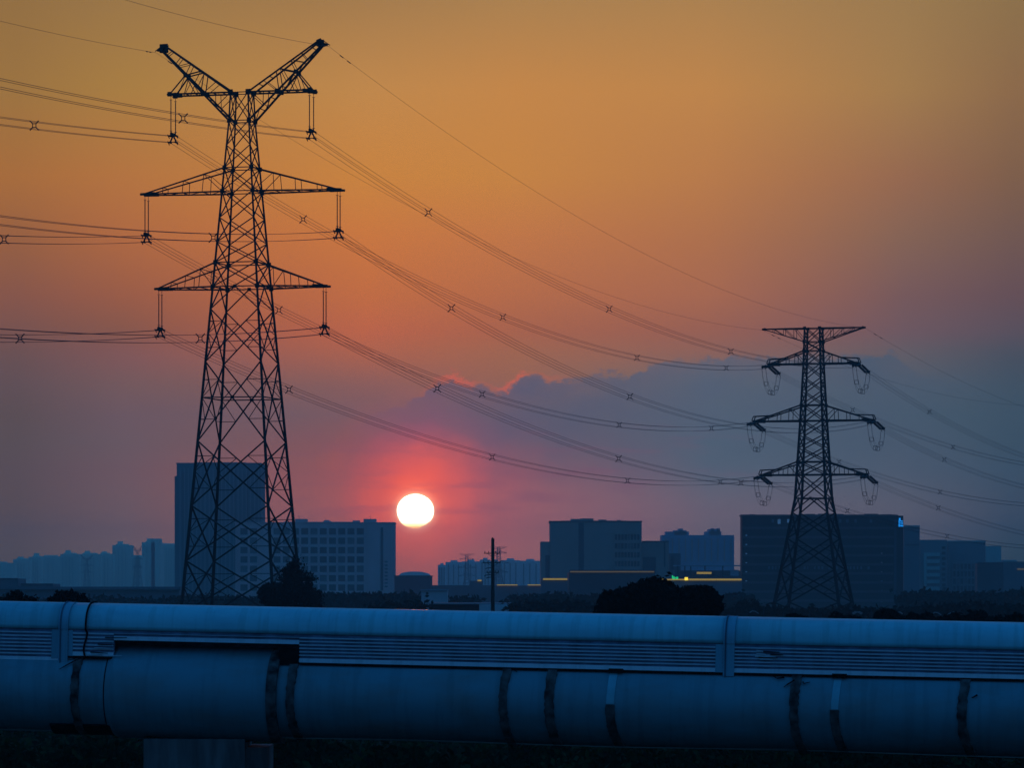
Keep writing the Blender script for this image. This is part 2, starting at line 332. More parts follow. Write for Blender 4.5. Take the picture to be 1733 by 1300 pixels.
def crossarm(root, s, L, zb_, zt_, tab, tipd, n=4, w=0.075, tipz=0.0, endplate=0.9):
    """s = side, bottom chord at zb_, upper chord from zt_ down to the tip"""
    b = MB(); ab, au = interp(tab, zb_), interp(tab, zt_)
    tip = [Vector((s*L, q*tipd/2, zb_ + tipz)) for q in (-1, 1)]
    for j, q in enumerate((-1, 1)):
        B0 = Vector((s*ab, q*ab, zb_)); U0 = Vector((s*au, q*au, zt_)); T_ = tip[j]
        b.beam(B0, T_, w*1.5, w*1.2); b.beam(U0, T_, w*1.3, w*1.1)
        prev = None
        for k in range(1, n):
            t_ = k / n; pb_ = B0.lerp(T_, t_); pu = U0.lerp(T_, t_)
            b.beam(pb_, pu, w*.55)
            b.beam(prev if prev is not None else B0, pu, w*.55) if k % 2 else b.beam(prev if prev is not None else U0, pb_, w*.5)
            prev = pb_ if k % 2 else pu
        if endplate:
            b.beam(T_ - Vector((s*endplate, 0, -.03)), T_ + Vector((s*.18, 0, 0)), w*3.0, w*2.0)
    for k in range(1, n + 1):
        t_ = k / n
        a_ = Vector((s*ab, -ab, zb_)).lerp(tip[0], t_); c_ = Vector((s*ab, ab, zb_)).lerp(tip[1], t_)
        p_ = Vector((s*ab, -ab, zb_)).lerp(tip[0], (k-1)/n)
        b.beam(a_, c_, w*.7); b.beam(p_, c_, w*.5)
        if k < n:
            b.beam(Vector((s*au, -au, zt_)).lerp(tip[0], t_), Vector((s*au, au, zt_)).lerp(tip[1], t_), w*.55)
    return b

T1 = Vector((xat(409.7, 280), 280, 0)); PH1 = R(14.0)
T2 = Vector((xat(1377, 480), 480, 0)); PH2 = R(16.9)
def tw(T, ph, u, v, z): return Vector((T.x + u*math.cos(ph) + v*math.sin(ph), T.y - u*math.sin(ph) + v*math.cos(ph), z))

def z1(y): return zat(y, 280)
def z2(y): return zat(y, 480)

def build_tower_one():
    root = empty('transmission_tower', T1, 'tall dark lattice pylon with two V-shaped horns, standing left of the sun', 'pylon', 'lattice pylons of the power line', -PH1)
    tab = [(z1(157), .65), (z1(205), .74), (0, 3.67)]
    lv = [z1(y) for y in (157, 205, 247, 285, 325, 370, 411, 446, 487, 525, 614, 748, 857, 950, 1040)] + [0.0]
    lattice_body(root, tab, lv, lambda z: .20 - .0028 * z, .16,
                 dict(brace=lambda z: .105 - .0012 * z, red=.045, kind={8: 'K'}, horiz={0, 1, 3, 4, 7, 8}, gusset={0, 1, 3, 4, 7, 8}, mid={10}))
    for s in (-1, 1):
        crossarm(root, s, 7.3, z1(325.5), z1(285), tab, .85).build('crossarm', steel, root)
        crossarm(root, s, 6.25, z1(487), z1(446), tab, .8).build('crossarm', steel, root)
        # horn: inclined truss rising to the earth-wire peak, with the flat top arm and its tie
        b = MB(); zt, zw = z1(157), z1(205); zp = z1(80); w = .085
        at_, aw = interp(tab, zt), interp(tab, zw)
        for q in (-1, 1):
            U0 = Vector((s*at_, q*at_, zt)); D0 = Vector((s*aw, q*aw, zw))
            PK = Vector((s*6.0, q*.2, zp)); PU = Vector((s*5.75, q*.2, zp + .3))
            b.beam(U0, PU, w*1.25); b.beam(D0, PK, w*1.45)
            E = Vector((s*5.2, q*.62, zt)); b.beam(U0, E, w*1.3)
            b.plate(E, .17, (0.2, 1, 0)); b.beam(E - Vector((s*.5, 0, 0)), E + Vector((s*.2, 0, -.03)), .2, .14)
            K = D0.lerp(PK, .64); KU = U0.lerp(PU, .45)
            b.beam(K, E, w); b.beam(K, KU, w); b.plate(K, .16, (.3, 1, 0))
            J = D0.lerp(PK, (zt - zw) / (zp - zw)); b.plate(J, .17, (.3, 1, 0)); b.plate(U0, .2, (.3, 1, 0))
            V1 = Vector((J.x + s*.15, J.y, zt)); b.beam(V1, U0.lerp(PU, .4), w*.7); b.beam(V1 + Vector((s*.4, 0, 0)), K, w*.6)
            b.beam(J, U0.lerp(PU, .22), w*.5); b.beam(D0.lerp(J, .5), U0, w*.55); b.beam(D0.lerp(J, .5), U0.lerp(V1, .5), w*.5)
            b.beam(U0.lerp(PU, .45), J.lerp(K, .5), w*.5)
            for tt in (.6, .75, .88): b.beam(D0.lerp(PK, tt + .04), U0.lerp(PU, tt), w*.5)
            b.beam(K.lerp(PK, .35), U0.lerp(PU, .62), w*.5)
            b.beam(E.lerp(V1, .5), K.lerp(J, .35), w*.5); b.beam(E.lerp(V1, .28), K, w*.5)
            b.beam(PK, PU, w*1.6)
        for tt in (.15, .3, .45, .6, .75, .9, 1.0):
            A = Vector((s*aw, -aw, zw)).lerp(Vector((s*6.0, -.2, zp)), tt); B = Vector((s*aw, aw, zw)).lerp(Vector((s*6.0, .2, zp)), tt)
            b.beam(A, B, w*.6)
            A2 = Vector((s*at_, -at_, zt)).lerp(Vector((s*5.75, -.2, zp+.3)), tt); B2 = Vector((s*at_, at_, zt)).lerp(Vector((s*5.75, .2, zp+.3)), tt)
            b.beam(A2, B2, w*.6)
            A3 = Vector((s*aw, aw, zw)).lerp(Vector((s*6.0, .2, zp)), max(0, tt - .15)); b.beam(A, A3, w*.5)
            e = at_ + (5.2 - at_) * tt; b.beam((s*e, -.62, zt), (s*e, .62, zt), w*.6)
        b.build('horn_arm', steel, root)
        pk = MB()
        pk.beam((s*5.6, 0, zp + .1), (s*6.35, 0, zp - .02), .42, .12); pk.beam((s*5.55, 0, zp + .25), (s*5.85, 0, zp + .42), .2, .12)
        pk.plate((s*5.85, 0, zp + .12), .24 if s > 0 else .33, (.2, 1, 0), .05)
        pk.beam((s*6.0, 0, zp+.3), (s*6.5, 0, zp - .05), .06)
        pk.build('earth_wire_peak', steel, root)
    return root
def build_tower_two():
    root = empty('transmission_tower', T2, 'smaller flat-topped lattice pylon in front of the dark office block', 'pylon', 'lattice pylons of the power line', -PH2)
    tab = [(z2(556), .93), (z2(616), 1.05), (z2(712), 1.37), (z2(844), 1.88), (0, 4.55)]
    ys = (556, 579, 594, 616, 640, 663, 686, 712.5, 737, 759, 782, 804, 844, 868, 912, 965, 1020)
    lattice_body(root, tab, [z2(y) for y in ys] + [0.0], lambda z: .36 - .0052 * z, .2,
                 dict(brace=lambda z: .17 - .002*z, red=.06, kind={12: 'K'}, horiz={0, 1, 2, 3, 6, 7, 10, 11, 12}, gusset={0, 1, 2, 3, 6, 7, 10, 11, 12}, mid=()))
    for o_ in root.children:
        o_.data.materials.clear(); o_.data.materials.append(steel_b)
    for s in (-1, 1):
        b = MB(); zt, zl = z2(556), z2(579); at_ = .95
        for q in (-1, 1):
            Tp = Vector((s*6.3, q*.3, zt + .02)); b.beam((s*at_, q*at_, zt), Tp, .14, .12); b.beam((s*at_, q*at_, zl), Tp, .13, .1)
            for k in range(1, 4):
                t_ = k / 4; pu = Vector((s*at_, q*at_, zt)).lerp(Tp, t_); pl = Vector((s*at_, q*at_, zl)).lerp(Tp, t_)
                b.beam(pu, pl, .06); b.beam(Vector((s*at_, q*at_, zl)).lerp(Tp, (k-1)/4), pu, .06)
        b.beam((s*6.0, 0, zt), (s*6.45, 0, zt), .35, .2)
        for k in range(1, 5):
            t_ = k/4; b.beam((s*(at_ + (6.3-at_)*t_), -at_ + (at_-.3)*t_, zt), (s*(at_ + (6.3-at_)*t_), at_ - (at_-.3)*t_, zt), .07)
        b.build('earth_wire_arm', steel_b, root)
        for L_, yb, yt in ((5.45, 616, 594), (7.3, 712.5, 686), (6.45, 804, 782)):
            b = crossarm(root, s, L_, z2(yb), z2(yt), tab, 1.3, 4, .13, 0.0, 1.1)
            zb_ = z2(yb)
            for q in (-.5, .5):
                b.beam((s*(L_*.66), q*1.3, zb_ + .62 + .1), (s*(L_ + .1), q*1.0, zb_ + .62), .1)
                b.beam((s*(L_ + .1), q*1.0, zb_ + .62), (s*(L_ + .3), q*1.2, zb_ + .05), .1)
            b.beam((s*(L_ + .1), -.5, zb_ + .62), (s*(L_ + .1), .5, zb_ + .62), .1)
            b.beam((s*(L_ - .1), -.9, zb_), (s*(L_ - .1), .9, zb_), .3)
            b.build('crossarm', steel_b, root)
    return root
tower1 = build_tower_one(); tower2 = build_tower_two()
def copy_tree(o, parent=None):
    c = o.copy(); C.objects.link(c); c.parent = parent
    for ch in list(o.children): copy_tree(ch, c)
    return c
for src, px, ytop, zt_, Y, rz, lab in (
        (tower1, 147, 940, 44.0, 2350, .2, 'faint far pylon with V-shaped head before the left skyline, nearer the photo edge'),
        (tower1, 233, 925, 44.0, 2250, .9, 'faint far pylon beside the gap in the left skyline, near the office tower'),
        (tower2, 790, 938, 37.0, 2300, .1, 'faint far flat-topped pylon midway between the sun and the wooden pole'),
        (tower2, 844, 926, 37.0, 2200, .3, 'faint far flat-topped pylon almost hidden behind the wooden pole')):
    c = copy_tree(src); sc_ = zat(ytop, Y) / zt_
    c.location = (xat(px, Y), Y, 0); c.scale = (sc_,)*3; c.rotation_euler = (0, 0, -rz)
    tag(c, lab, 'pylon', 'distant pylons on the horizon')

# ------------------------------------------------------------------ insulators, bundles, spacers
def stack(b, a, c, r=.075, core=.035, pitch=.14):
    a = Vector(a); c = Vector(c); b.tube([a, c], core, 6); n = max(3, int((c - a).length / pitch)); d_ = (c - a).normalized()
    for i in range(n):
        p = a.lerp(c, (i + .5) / n); b.tube([p - d_*.028, p + d_*.028], r, 8, r*.55)
HALF = .235
OFFS = [(-HALF, HALF), (HALF, HALF), (HALF, -HALF), (-HALF, -HALF)]
names1 = {(-1, 0): 'top left', (1, 0): 'top right', (-1, 1): 'middle left', (1, 1): 'middle right', (-1, 2): 'bottom left', (1, 2): 'bottom right'}
tiers1 = [(5.15, z1(157) - .1, 1.2), (7.15, z1(325.5) - .1, .85), (6.12, z1(487) - .1, .8)]
att1 = {}
for (s, k), nm in names1.items():
    u, z, dep = tiers1[k]
    root = empty('suspension_insulator', tw(T1, PH1, s*u, 0, z), 'hanging insulator pair under the %s arm of the tall horned pylon' % nm, 'insulator', 'insulators hanging from the tall pylon', -PH1)
    dd = dep * .42
    for q in (-1, 1):
        b = MB(); b.tube([(0, q*dd, .1), (0, q*dd, -.35)], .02, 5); b.beam((-.09, q*dd, -.3), (.09, q*dd, -.3), .04)
        b.beam((-.09, q*dd, -2.5), (.09, q*dd, -2.5), .04)
        stack(b, (0, q*dd, -.35), (0, q*dd, -2.55), .05, .03, .1); b.build('insulator_rod', disc_m, root)
    b = MB()
    for q in (-1, 1): b.beam((0, q*dd, -2.55), (0, q*.3, -2.75), .07)
    b.beam((-.02, -.42, -2.7), (-.02, .42, -2.7), .16)
    for ox, oz in OFFS:
        b.beam((0, 0, -2.75), (ox, 0, -3.05 + oz), .09); b.beam((ox, -.28, -3.05 + oz), (ox, .28, -3.05 + oz), .1)
        b.beam((ox*1.2, -.4, -3.0 + oz), (ox*1.35, .1, -3.2 + oz), .05)
    b.beam((-.3, 0, -3.25), (.3, 0, -3.25), .06); b.beam((-.25, 0, -2.8), (.25, 0, -2.8), .12)
    b.build('clamp_yoke', steel, root)
    att1[(s, k)] = tw(T1, PH1, s*u, 0, z - 3.05)

AL3 = R(25)
d12 = (T2 - T1).normalized(); d23 = Vector((math.sin(AL3), math.cos(AL3), 0)); AL0 = R(12.6); d10 = Vector((-math.sin(AL0), -math.cos(AL0), 0))
tiers2 = [(5.45, z2(616)), (7.3, z2(712.5)), (6.45, z2(804))]
attN, attF = {}, {}
for (s, k), nm in names1.items():
    u, z = tiers2[k]; tip = tw(T2, PH2, s*(u + .15), 0, z - .12)
    for which, dr, drop in (('near', -d12, .35), ('far', d23, .85)):
        side = Vector((dr.y, -dr.x, 0)).normalized()
        a = tip + dr*.5; e = tip + dr*(2.75 if which == 'near' else 3.1) - Vector((0, 0, drop))
        root = empty('strain_insulator', tip, '%s insulator pair at the %s arm end of the flat-topped pylon' % ('shorter, left-reaching' if which == 'near' else 'thick, down-slanting', nm), 'insulator', 'insulators holding the wires at the flat-topped pylon')
        lo = lambda p: p - tip
        for q in (-1, 1):
            b = MB(); o_ = side*q*.24
            stack(b, lo(a + o_ - Vector((0,0,drop*.15))), lo(e + o_), .15, .06, .16); b.build('insulator_rod', disc_m, root)
        b = MB(); b.beam(lo(tip), lo(a - Vector((0,0,drop*.15))), .14); b.beam(lo(a + side*.32- Vector((0,0,drop*.15))), lo(a - side*.32- Vector((0,0,drop*.15))), .1); b.beam(lo(e + side*.32), lo(e - side*.32), .12)
        for ox, oz in OFFS: b.beam(lo(e), lo(e + dr*.25 + side*ox + Vector((0, 0, oz))), .06)
        b.build('yoke', steel, root)
        (attN if which == 'near' else attF)[(s, k)] = e + dr*.25 - Vector((0, 0, 0))
    A, B = attN[(s, k)], attF[(s, k)]
    root = empty('jumper_loop', (A + B)/2, 'drooping loop of wires under the %s arm end of the flat-topped pylon' % nm, 'wire loop', 'jumper loops at the flat-topped pylon')
    O = (A + B)/2; side = Vector((1, 0, 0)).lerp(Vector((0,1,0)), 0).normalized()
    for j, (ox, oz) in enumerate(OFFS):
        b = MB(); pts = []
        for i in range(15):
            t_ = i/14; p = A.lerp(B, t_); q_ = 4*t_*(1-t_)
            pts.append(p + Vector((ox, 0, oz*.9 - (2.75)*(q_**.62))) - O)
        b.tube(pts, .013, 5); b.build('conductor', wire_m, root)
    for t_ in (.16, .42, .6, .84):
        b = MB()
        p = A.lerp(B, t_) + Vector((0, 0, -2.75*((4*t_*(1-t_))**.62))) - O
        for j in range(4):
            a_ = OFFS[j]; c_ = OFFS[(j+1) % 4]; b.beam(p + Vector((a_[0], 0, a_[1])), p + Vector((c_[0], 0, c_[1])), .045)
        b.build('spacer', wire_m, root)

def spacer_mb(p, side):
    b = MB(); z = Vector((0, 0, 1)); r = HALF
    inn = [side*ox*.48 + z*oz*.48 for ox, oz in OFFS]; out = [side*ox*1.25 + z*oz*1.3 for ox, oz in OFFS]
    for j in range(4):
        b.beam(p + inn[j], p + inn[(j+1) % 4], .05); b.beam(p + inn[j], p + out[j], .06)
    return b
def span(pts_fn, L_n, spac, label, group, rad=.0145, origin=None):
    """a bundle of four conductors with its spacers; pts_fn(t) gives the centre line"""
    A, B = pts_fn(0), pts_fn(1); O = A.copy(); dr = (B - A); dr.z = 0; dr.normalize(); side = Vector((dr.y, -dr.x, 0))
    root = empty('conductor_bundle', O, label, 'power line', group)
    for ox, oz in OFFS:
        b = MB(); b.tube([pts_fn(i / L_n) + side*ox + Vector((0, 0, oz)) - O for i in range(L_n + 1)], rad, 4, cap=False)
        b.build('conductor', wire_m, root)
    for t_ in spac:
        if 0 < t_ < 1: spacer_mb(pts_fn(t_) - O, side).build('spacer', wire_m, root)
    return root
def t_of(px, A, B):
    a = (px - CX) / F
    return (a*A.y - A.x) / ((B.x - A.x) - a*(B.y - A.y))
def para_through(A, B, px, py):
    t_ = t_of(px, A, B); p = A.lerp(B, t_); z = zat(py, p.y)
    sag = (p.z - z) / (4*t_*(1 - t_))
    return sag
# main span: horned pylon -> flat-topped pylon
SP = {(1, 0): [(725, 358), (1031, 523), (1237, 597)], (-1, 0): [(513, 368), (851, 535), (1078, 606), (1229, 625)],
      (1, 1): [(764, 523), (1066, 669)], (-1, 1): [(472, 523), (816, 665), (1048, 719), (1204, 727)],
      (1, 2): [(740, 658), (1047, 776), (1254, 817)], (-1, 2): [(489, 659), (833, 773), (1062, 813), (1219, 817)]}
for key, nm in names1.items():
    A, B = att1[key], attN[key]
    pts = SP[key]; sag = sum(para_through(A, B, *p) for p in pts) / len(pts)
    fn = lambda t_, A=A, B=B, sag=sag: A.lerp(B, t_) - Vector((0, 0, 4*sag*t_*(1 - t_)))
    print('SPAN', nm, round(sag, 2), [round(para_through(A, B, *p), 2) for p in pts])
    span(fn, 48, [t_of(p[0], A, B) for p in pts], 'four-wire bundle sagging from the tall pylon\'s %s insulators to the flat-topped pylon' % nm, 'wire bundles between the two pylons')
# spans running on out of the frame
def solve_out(A, dr, pts, c=None):
    out = []
    for px, py in pts:
        a = (px - CX) / F; s_ = (a*A.y - A.x) / (dr.x - a*dr.y); Y = A.y + dr.y*s_
        out.append((s_, (A.z - zat(py, Y)) / s_))
    if c is None:
        (s1, m1), (s2, m2) = out
        c = (m1 - m2) / (s2 - s1); k = m1 + c*s1
    else:
        s1, m1 = out[0]; k = m1 + c*s1
    return k, c, [o[0] for o in out]
NEAR = {(1, 0): [(310, 200), (0, 141)], (1, 1): [(361, 402), (0, 373)], (1, 2): [(339, 573), (0, 564)],
        (-1, 0): [(58, 212)], (-1, 1): [(7, 405)], (-1, 2): [(34, 573)]}
cs = {}
for key in [(1, 0), (1, 1), (1, 2), (-1, 0), (-1, 1), (-1, 2)]:
    A = att1[key]; nm = names1[key]
    k, c, ss = solve_out(A, d10, NEAR[key], cs.get(key[1]))
    cs[key[1]] = c
    print('NEAR', nm, round(k, 4), round(c, 6), [round(x, 1) for x in ss])
    LN = 95.0
    fn = lambda t_, A=A, k=k, c=c: A + d10*(LN*t_) + Vector((0, 0, -k*LN*t_ + c*(LN*t_)**2))
    span(fn, 30, [ss[0]/LN], 'four-wire bundle leaving the photo at left from the tall pylon\'s %s insulators' % nm, 'wire bundles running off to the left')
FAR = {(1, 0): [(1573, 697), (1733, 762)], (-1, 0): [(1443, 694), (1613, 757)], (1, 1): [(1598, 778), (1733, 822)],
       (-1, 1): [(1420, 782), (1591, 833)], (1, 2): [(1588, 860), (1733, 903)], (-1, 2): [(1434, 865), (1603, 908)]}
for key, nm in names1.items():
    A = attF[key]; k, c, ss = solve_out(A, d23, FAR[key])
    print('FAR', nm, round(k, 4), round(c, 6), [round(x, 1) for x in ss])
    LN = 260.0; c = min(c, .0009) if c > 0 else .0003
    k2, c2, ss = solve_out(A, d23, FAR[key][:1], c)
    fn = lambda t_, A=A, k=k2, c=c: A + d23*(LN*t_) + Vector((0, 0, -k*LN*t_ + c*(LN*t_)**2))
    sp = [ss[0]/LN] + ([t_of(FAR[key][1][0], A, A + d23*LN)] if FAR[key][1][0] < 1700 else [])
    span(fn, 40, sp, 'four-wire bundle leaving the photo at right from the flat-topped pylon\'s %s arm' % nm, 'wire bundles running off to the right')
# earth wires
E1 = {s: tw(T1, PH1, s*6.45, 0, z1(80) - .15) for s in (-1, 1)}; E2 = {s: tw(T2, PH2, s*6.4, 0, z2(557)) for s in (-1, 1)}
sagE = para_through(E1[1], E2[1], 1000, 380); print('SAGE', sagE)
def wire(fn, n, label, group, rad=.011, O=None):
    O = fn(0).copy(); b = MB(); b.tube([fn(i/n) - O for i in range(n + 1)], rad, 4, cap=False)
    for q in (.012, .02): b.tube([fn(q) - O - Vector((0,0,.03)), fn(q + .0035) - O - Vector((0,0,.03))], .035, 5)
    o = b.build('earth_wire', wire_m); o.location = O; tag(o, label, 'earth wire', group)
for s, nm in ((-1, 'left'), (1, 'right')):
    wire(lambda t_, s=s: E1[s].lerp(E2[s], t_) - Vector((0, 0, 4*sagE*t_*(1-t_))), 48, 'single thin wire from the %s horn of the tall pylon down to the flat-topped pylon' % nm, 'earth wires above the bundles')
    k, c, ss = solve_out(E1[s], d10, [(370, 36), (215, 0)] if s > 0 else [(0, 35)], None if s > 0 else .0004)
    if s > 0: k, c, ss = solve_out(E1[s], d10, [(215, 0)], .0004)
    wire(lambda t_, s=s, k=k, c=c: E1[s] + d10*(95*t_) + Vector((0, 0, -k*95*t_ + c*(95*t_)**2)), 24, 'single thin wire rising off the photo from the %s horn of the tall pylon' % nm, 'earth wires above the bundles')
    k, c, ss = solve_out(E2[s], d23, [(1600, 632)] if s > 0 else [(1560, 660)], .0007)
    wire(lambda t_, s=s, k=k, c=c: E2[s] + d23*(260*t_) + Vector((0, 0, -k*260*t_ + c*(260*t_)**2)), 30, 'single thin faint wire running right from the %s top arm of the flat-topped pylon' % nm, 'earth wires above the bundles')

# ------------------------------------------------------------------ buildings
def wallmat(name, col, rough=.8, scale=.15, var=.12, spec=.3): return mat(name, col, rough, 0, var, scale, spec=spec, stretch=(1, 1, .3))
glass_m = mat('dark_glass', (.015, .02, .03), .25, 0, .2, .3)
w_tower = wallmat('blue_grey_cladding', (.10, .16, .18)); w_slab = wallmat('pale_panel', (.75, .42, .40)); w_mid = wallmat('grey_render', (.38, .25, .21))
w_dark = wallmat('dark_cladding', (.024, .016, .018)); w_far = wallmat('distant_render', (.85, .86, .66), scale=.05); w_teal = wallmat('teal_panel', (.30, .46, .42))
w_brown = wallmat('brown_wall', (.07, .055, .06)); w_grey = wallmat('low_grey_wall', (.13, .14, .16)); w_pale = wallmat('white_wall', (.42, .45, .5))
trim_m = wallmat('dark_trim', (.05, .06, .075))
lampY = mat('yellow_light_strip', (.3, .2, .05), .6, emit=(1.0, .66, .10), estr=.30)
lampY2 = mat('bright_yellow_lamp', (.5, .4, .05), .6, emit=(1.0, .75, .05), estr=1.3)
lampD = mat('dim_light_strip', (.2, .14, .06), .6, emit=(.9, .6, .2), estr=.09)
greenL = mat('green_sign_light', (.05, .3, .1), .6, emit=(.02, .75, .25), estr=.8)
blueL = mat('blue_sign_light', (.02, .1, .4), .6, emit=(.01, .32, 1.0), estr=1.0)
paleW = mat('faintly_lit_window', (.3, .4, .5), .4, emit=(.2, .45, .75), estr=.10)
def front(px0, px1, pyt, Y, pyb=None):
    return xat(px0, Y), xat(px1, Y), (0.0 if pyb is None else zat(pyb, Y)), zat(pyt, Y)
WR = random.Random(21)
glasses = [glass_m]*5 + [mat('window_blind', (.14, .11, .11), .6), mat('grey_glass', (.07, .07, .08), .3)]
class Bld:
    def __init__(s, name, label, cat, px0, px1, pyt, Y, depth, m, group=None, pyb=None):
        s.Y = Y; s.x0, s.x1, s.z0, s.z1 = front(px0, px1, pyt, Y, pyb); s.cx = (s.x0 + s.x1)/2
        s.r = empty(name, (s.cx, Y, 0), label, cat, group)
        s.m = m
        b = MB(); b.box(s.x0 - s.cx, s.x1 - s.cx, 0, depth, s.z0, s.z1); s.w = b
        s.depth = depth
    def L(s, px, Y=None): return xat(px, Y or s.Y) - s.cx
    def Z(s, py, Y=None): return zat(py, Y or s.Y)
    def addwall(s, px0, px1, pyt, pyb=None, y0=0., y1=None):
        s.w.box(s.L(px0), s.L(px1), y0, s.depth if y1 is None else y1, 0 if pyb is None else s.Z(pyb), s.Z(pyt))
    def done(s): s.wo = s.w.build('wall', s.m, s.r); return s
    def part(s, name, m, px0, px1, pyt, pyb, y0=-.25, y1=0.0):
        b = MB(); b.box(s.L(px0), s.L(px1), y0, y1, s.Z(pyb), s.Z(pyt)); return b.build(name, m, s.r)
    def parapet(s, m, px0, px1, py, h=.5):
        z = s.Z(py); b = MB(); b.box(s.L(px0) - .25, s.L(px1) + .25, -.25, s.depth + .25, z + .003, z + h); return b.build('parapet', m, s.r)
    def roofkit(s, px0, px1, py, n, hmax, seed):
        r_ = random.Random(seed)
        for _ in range(n):
            x_ = s.L(r_.uniform(px0, px1)); w_ = r_.uniform(1.2, 4.5); h_ = r_.uniform(.35, 1)*hmax; z = s.Z(py)
            b = MB(); y_ = r_.uniform(1, s.depth*.6); b.box(x_, x_ + w_, y_, y_ + 2.5, z - .05, z + h_); b.build('roof_box', s.m, s.r)
    def windows(s, px0, px1, py0, py1, cols, rows, fx=.68, fy=.6, m=None, frame=True, skip=()):
        """window openings between a grid of piers and spandrels"""
        x0, x1, zt, zb = s.L(px0), s.L(px1), s.Z(py0), s.Z(py1); cw = (x1 - x0)/cols; rh = (zt - zb)/rows
        if frame:
            b = MB()
            for i in range(cols + 1):
                xc = x0 + cw*i; b.box(xc - cw*(1-fx)/2, xc + cw*(1-fx)/2, -.5, -.003, zb, zt)
            for j in range(rows + 1):
                zc = zb + rh*j; b.box(x0, x1, -.44, -.006, zc - rh*(1-fy)/2, zc + rh*(1-fy)/2)
            b.build('facade_grid', s.m, s.r)
        for j in range(rows):
            for i in range(cols):
                if (i, j) in skip: continue
                b = MB(); xa = x0 + cw*(i + (1-fx)/2); za = zb + rh*(j + (1-fy)/2)
                b.box(xa + .01, xa + cw*fx - .01, -.12, -.01, za + .01, za + rh*fy - .01); b.build('window', m or WR.choice(glasses), s.r)

fin_m = wallmat('pale_blue_fin', (.22, .26, .27))
# blue office tower behind the horned pylon
B = Bld('office_tower', 'tall blue-grey tower block with vertical fins behind the tall horned pylon', 'tower block', 299, 441, 785, 1600, 30, w_tower)
B.addwall(295.5, 300, 806); B.w.box(B.L(330), B.L(415), 1, 28, 0, B.Z(782.5)); B.addwall(295.5, 445, 888, y0=.8)
B.done(); B.parapet(w_tower, 299, 441, 785, .35)
rnd = random.Random(4)
for px in range(304, 440, 7):
    b = MB(); h = B.Z(792 + rnd.random()*3); b.box(B.L(px), B.L(px) + .45, -.5, -.003, 4, h); b.build('vertical_fin', fin_m, B.r)
for px in (309, 318, 352, 372, 396, 417): B.part('dark_recess', trim_m, px, px + 2.3, 800, 990, -.1, -.004)
# white slab with window grid
B = Bld('office_block', 'pale eight-storey block with a grid of square windows left of the sun', 'office building', 398, 667, 885.5, 1500, 22, w_slab)
B.w.box(B.L(480), B.L(600), .2, 21.5, 0, B.Z(883.5)); B.done(); B.parapet(w_slab, 398, 667, 885.5, .3)
for a, c in ((499, 519), (615, 636)):
    b = MB(); b.box(B.L(a), B.L(c), 1, 9, B.Z(885), B.Z(878.5)); b.build('roof_box', w_slab, B.r)
for a in (505, 626):
    b = MB(); b.tube([(B.L(a), 5, B.Z(879)), (B.L(a), 5, B.Z(873))], .07, 5); b.build('antenna', trim_m, B.r)
B.roofkit(525, 610, 884, 4, .9, 3); B.windows(405, 437, 892, 1003, 2, 7, .76, .68); B.windows(461, 617.5, 892, 1003, 10, 7, .76, .68)
B.part('stair_recess', trim_m, 644, 648.5, 893, 1000, -.05, -.006)
for j in range(8): B.part('vent', trim_m, 651, 656, 950 + j*6, 952.5 + j*6, -.04, -.003)
# low dark-red shed and pale hump behind it
B = Bld('factory_shed', 'low plain dark-red shed just below the sun', 'shed', 667.5, 728.5, 976, 1250, 30, wallmat('dark_red_wall', (.22, .05, .06))).done(); B.parapet(trim_m, 667.5, 728.5, 976, .3)
b = MB(); cx_ = xat(701, 2300); zb_ = zat(975.5, 2300)
arc = [(cx_ + math.cos(math.pi*k/16)*9.0, zb_ + math.sin(math.pi*k/16)**.8*2.7) for k in range(17)] + [(cx_ - 9, 0), (cx_ + 9, 0)]
for y_ in (2300, 2330): b.v += [(x_, y_, z_) for x_, z_ in arc]
b.f.append(tuple(range(19))); b.f.append(tuple(range(19, 38))[::-1])
for k in range(19): b.f.append((k, (k+1) % 19, 19 + (k+1) % 19, 19 + k))
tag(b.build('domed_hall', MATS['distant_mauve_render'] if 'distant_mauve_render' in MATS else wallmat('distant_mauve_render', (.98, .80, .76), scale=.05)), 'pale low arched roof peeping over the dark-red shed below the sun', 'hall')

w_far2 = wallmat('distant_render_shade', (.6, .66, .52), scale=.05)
# far skyline, left
far_left = [(-40, 22, 951, 0), (22, 48, 945, 6), (48, 68, 941, 14), (68, 102, 940, 0), (102, 132, 936, 8), (132, 168, 936, 10), (168, 190, 936, 3), (190, 222, 921, 5), (222, 240, 940, 0), (240, 262, 916, 5), (262, 274, 917, 0), (274, 300, 920, 0)]
ordn = ['first', 'second', 'third', 'fourth', 'fifth', 'sixth', 'seventh', 'eighth', 'ninth', 'tenth', 'eleventh', 'twelfth', 'thirteenth', 'fourteenth']
rnd = random.Random(11)
for i, (a, c, top, st_) in enumerate(far_left):
    B = Bld('apartment_block', 'hazy far block, %s from the left edge of the left skyline' % ordn[i], 'apartment block', a, c, top + 2, 2500 + 70*(i % 4), 18, w_far, 'hazy skyline at the far left')
    w_ = c - a
    f_ = rnd.uniform(0, .35); B.addwall(a + w_*f_, a + w_*(f_ + .6), top, None, 1, 16)
    if st_: B.addwall(a + w_*(f_ + .08), a + w_*(f_ + .08) + 7, top - 2.5 - (st_ % 3), None, 3, 12)
    if a == 240: B.addwall(256, 270, 912)
    B.done()
    for j in range(3 + i % 3):
        x_ = a + w_*(.12 + .76*j/(3 + i % 3)); B.part('balcony_column', w_far2, x_, x_ + 1.2, top + 8, 992, -.4, -.003)
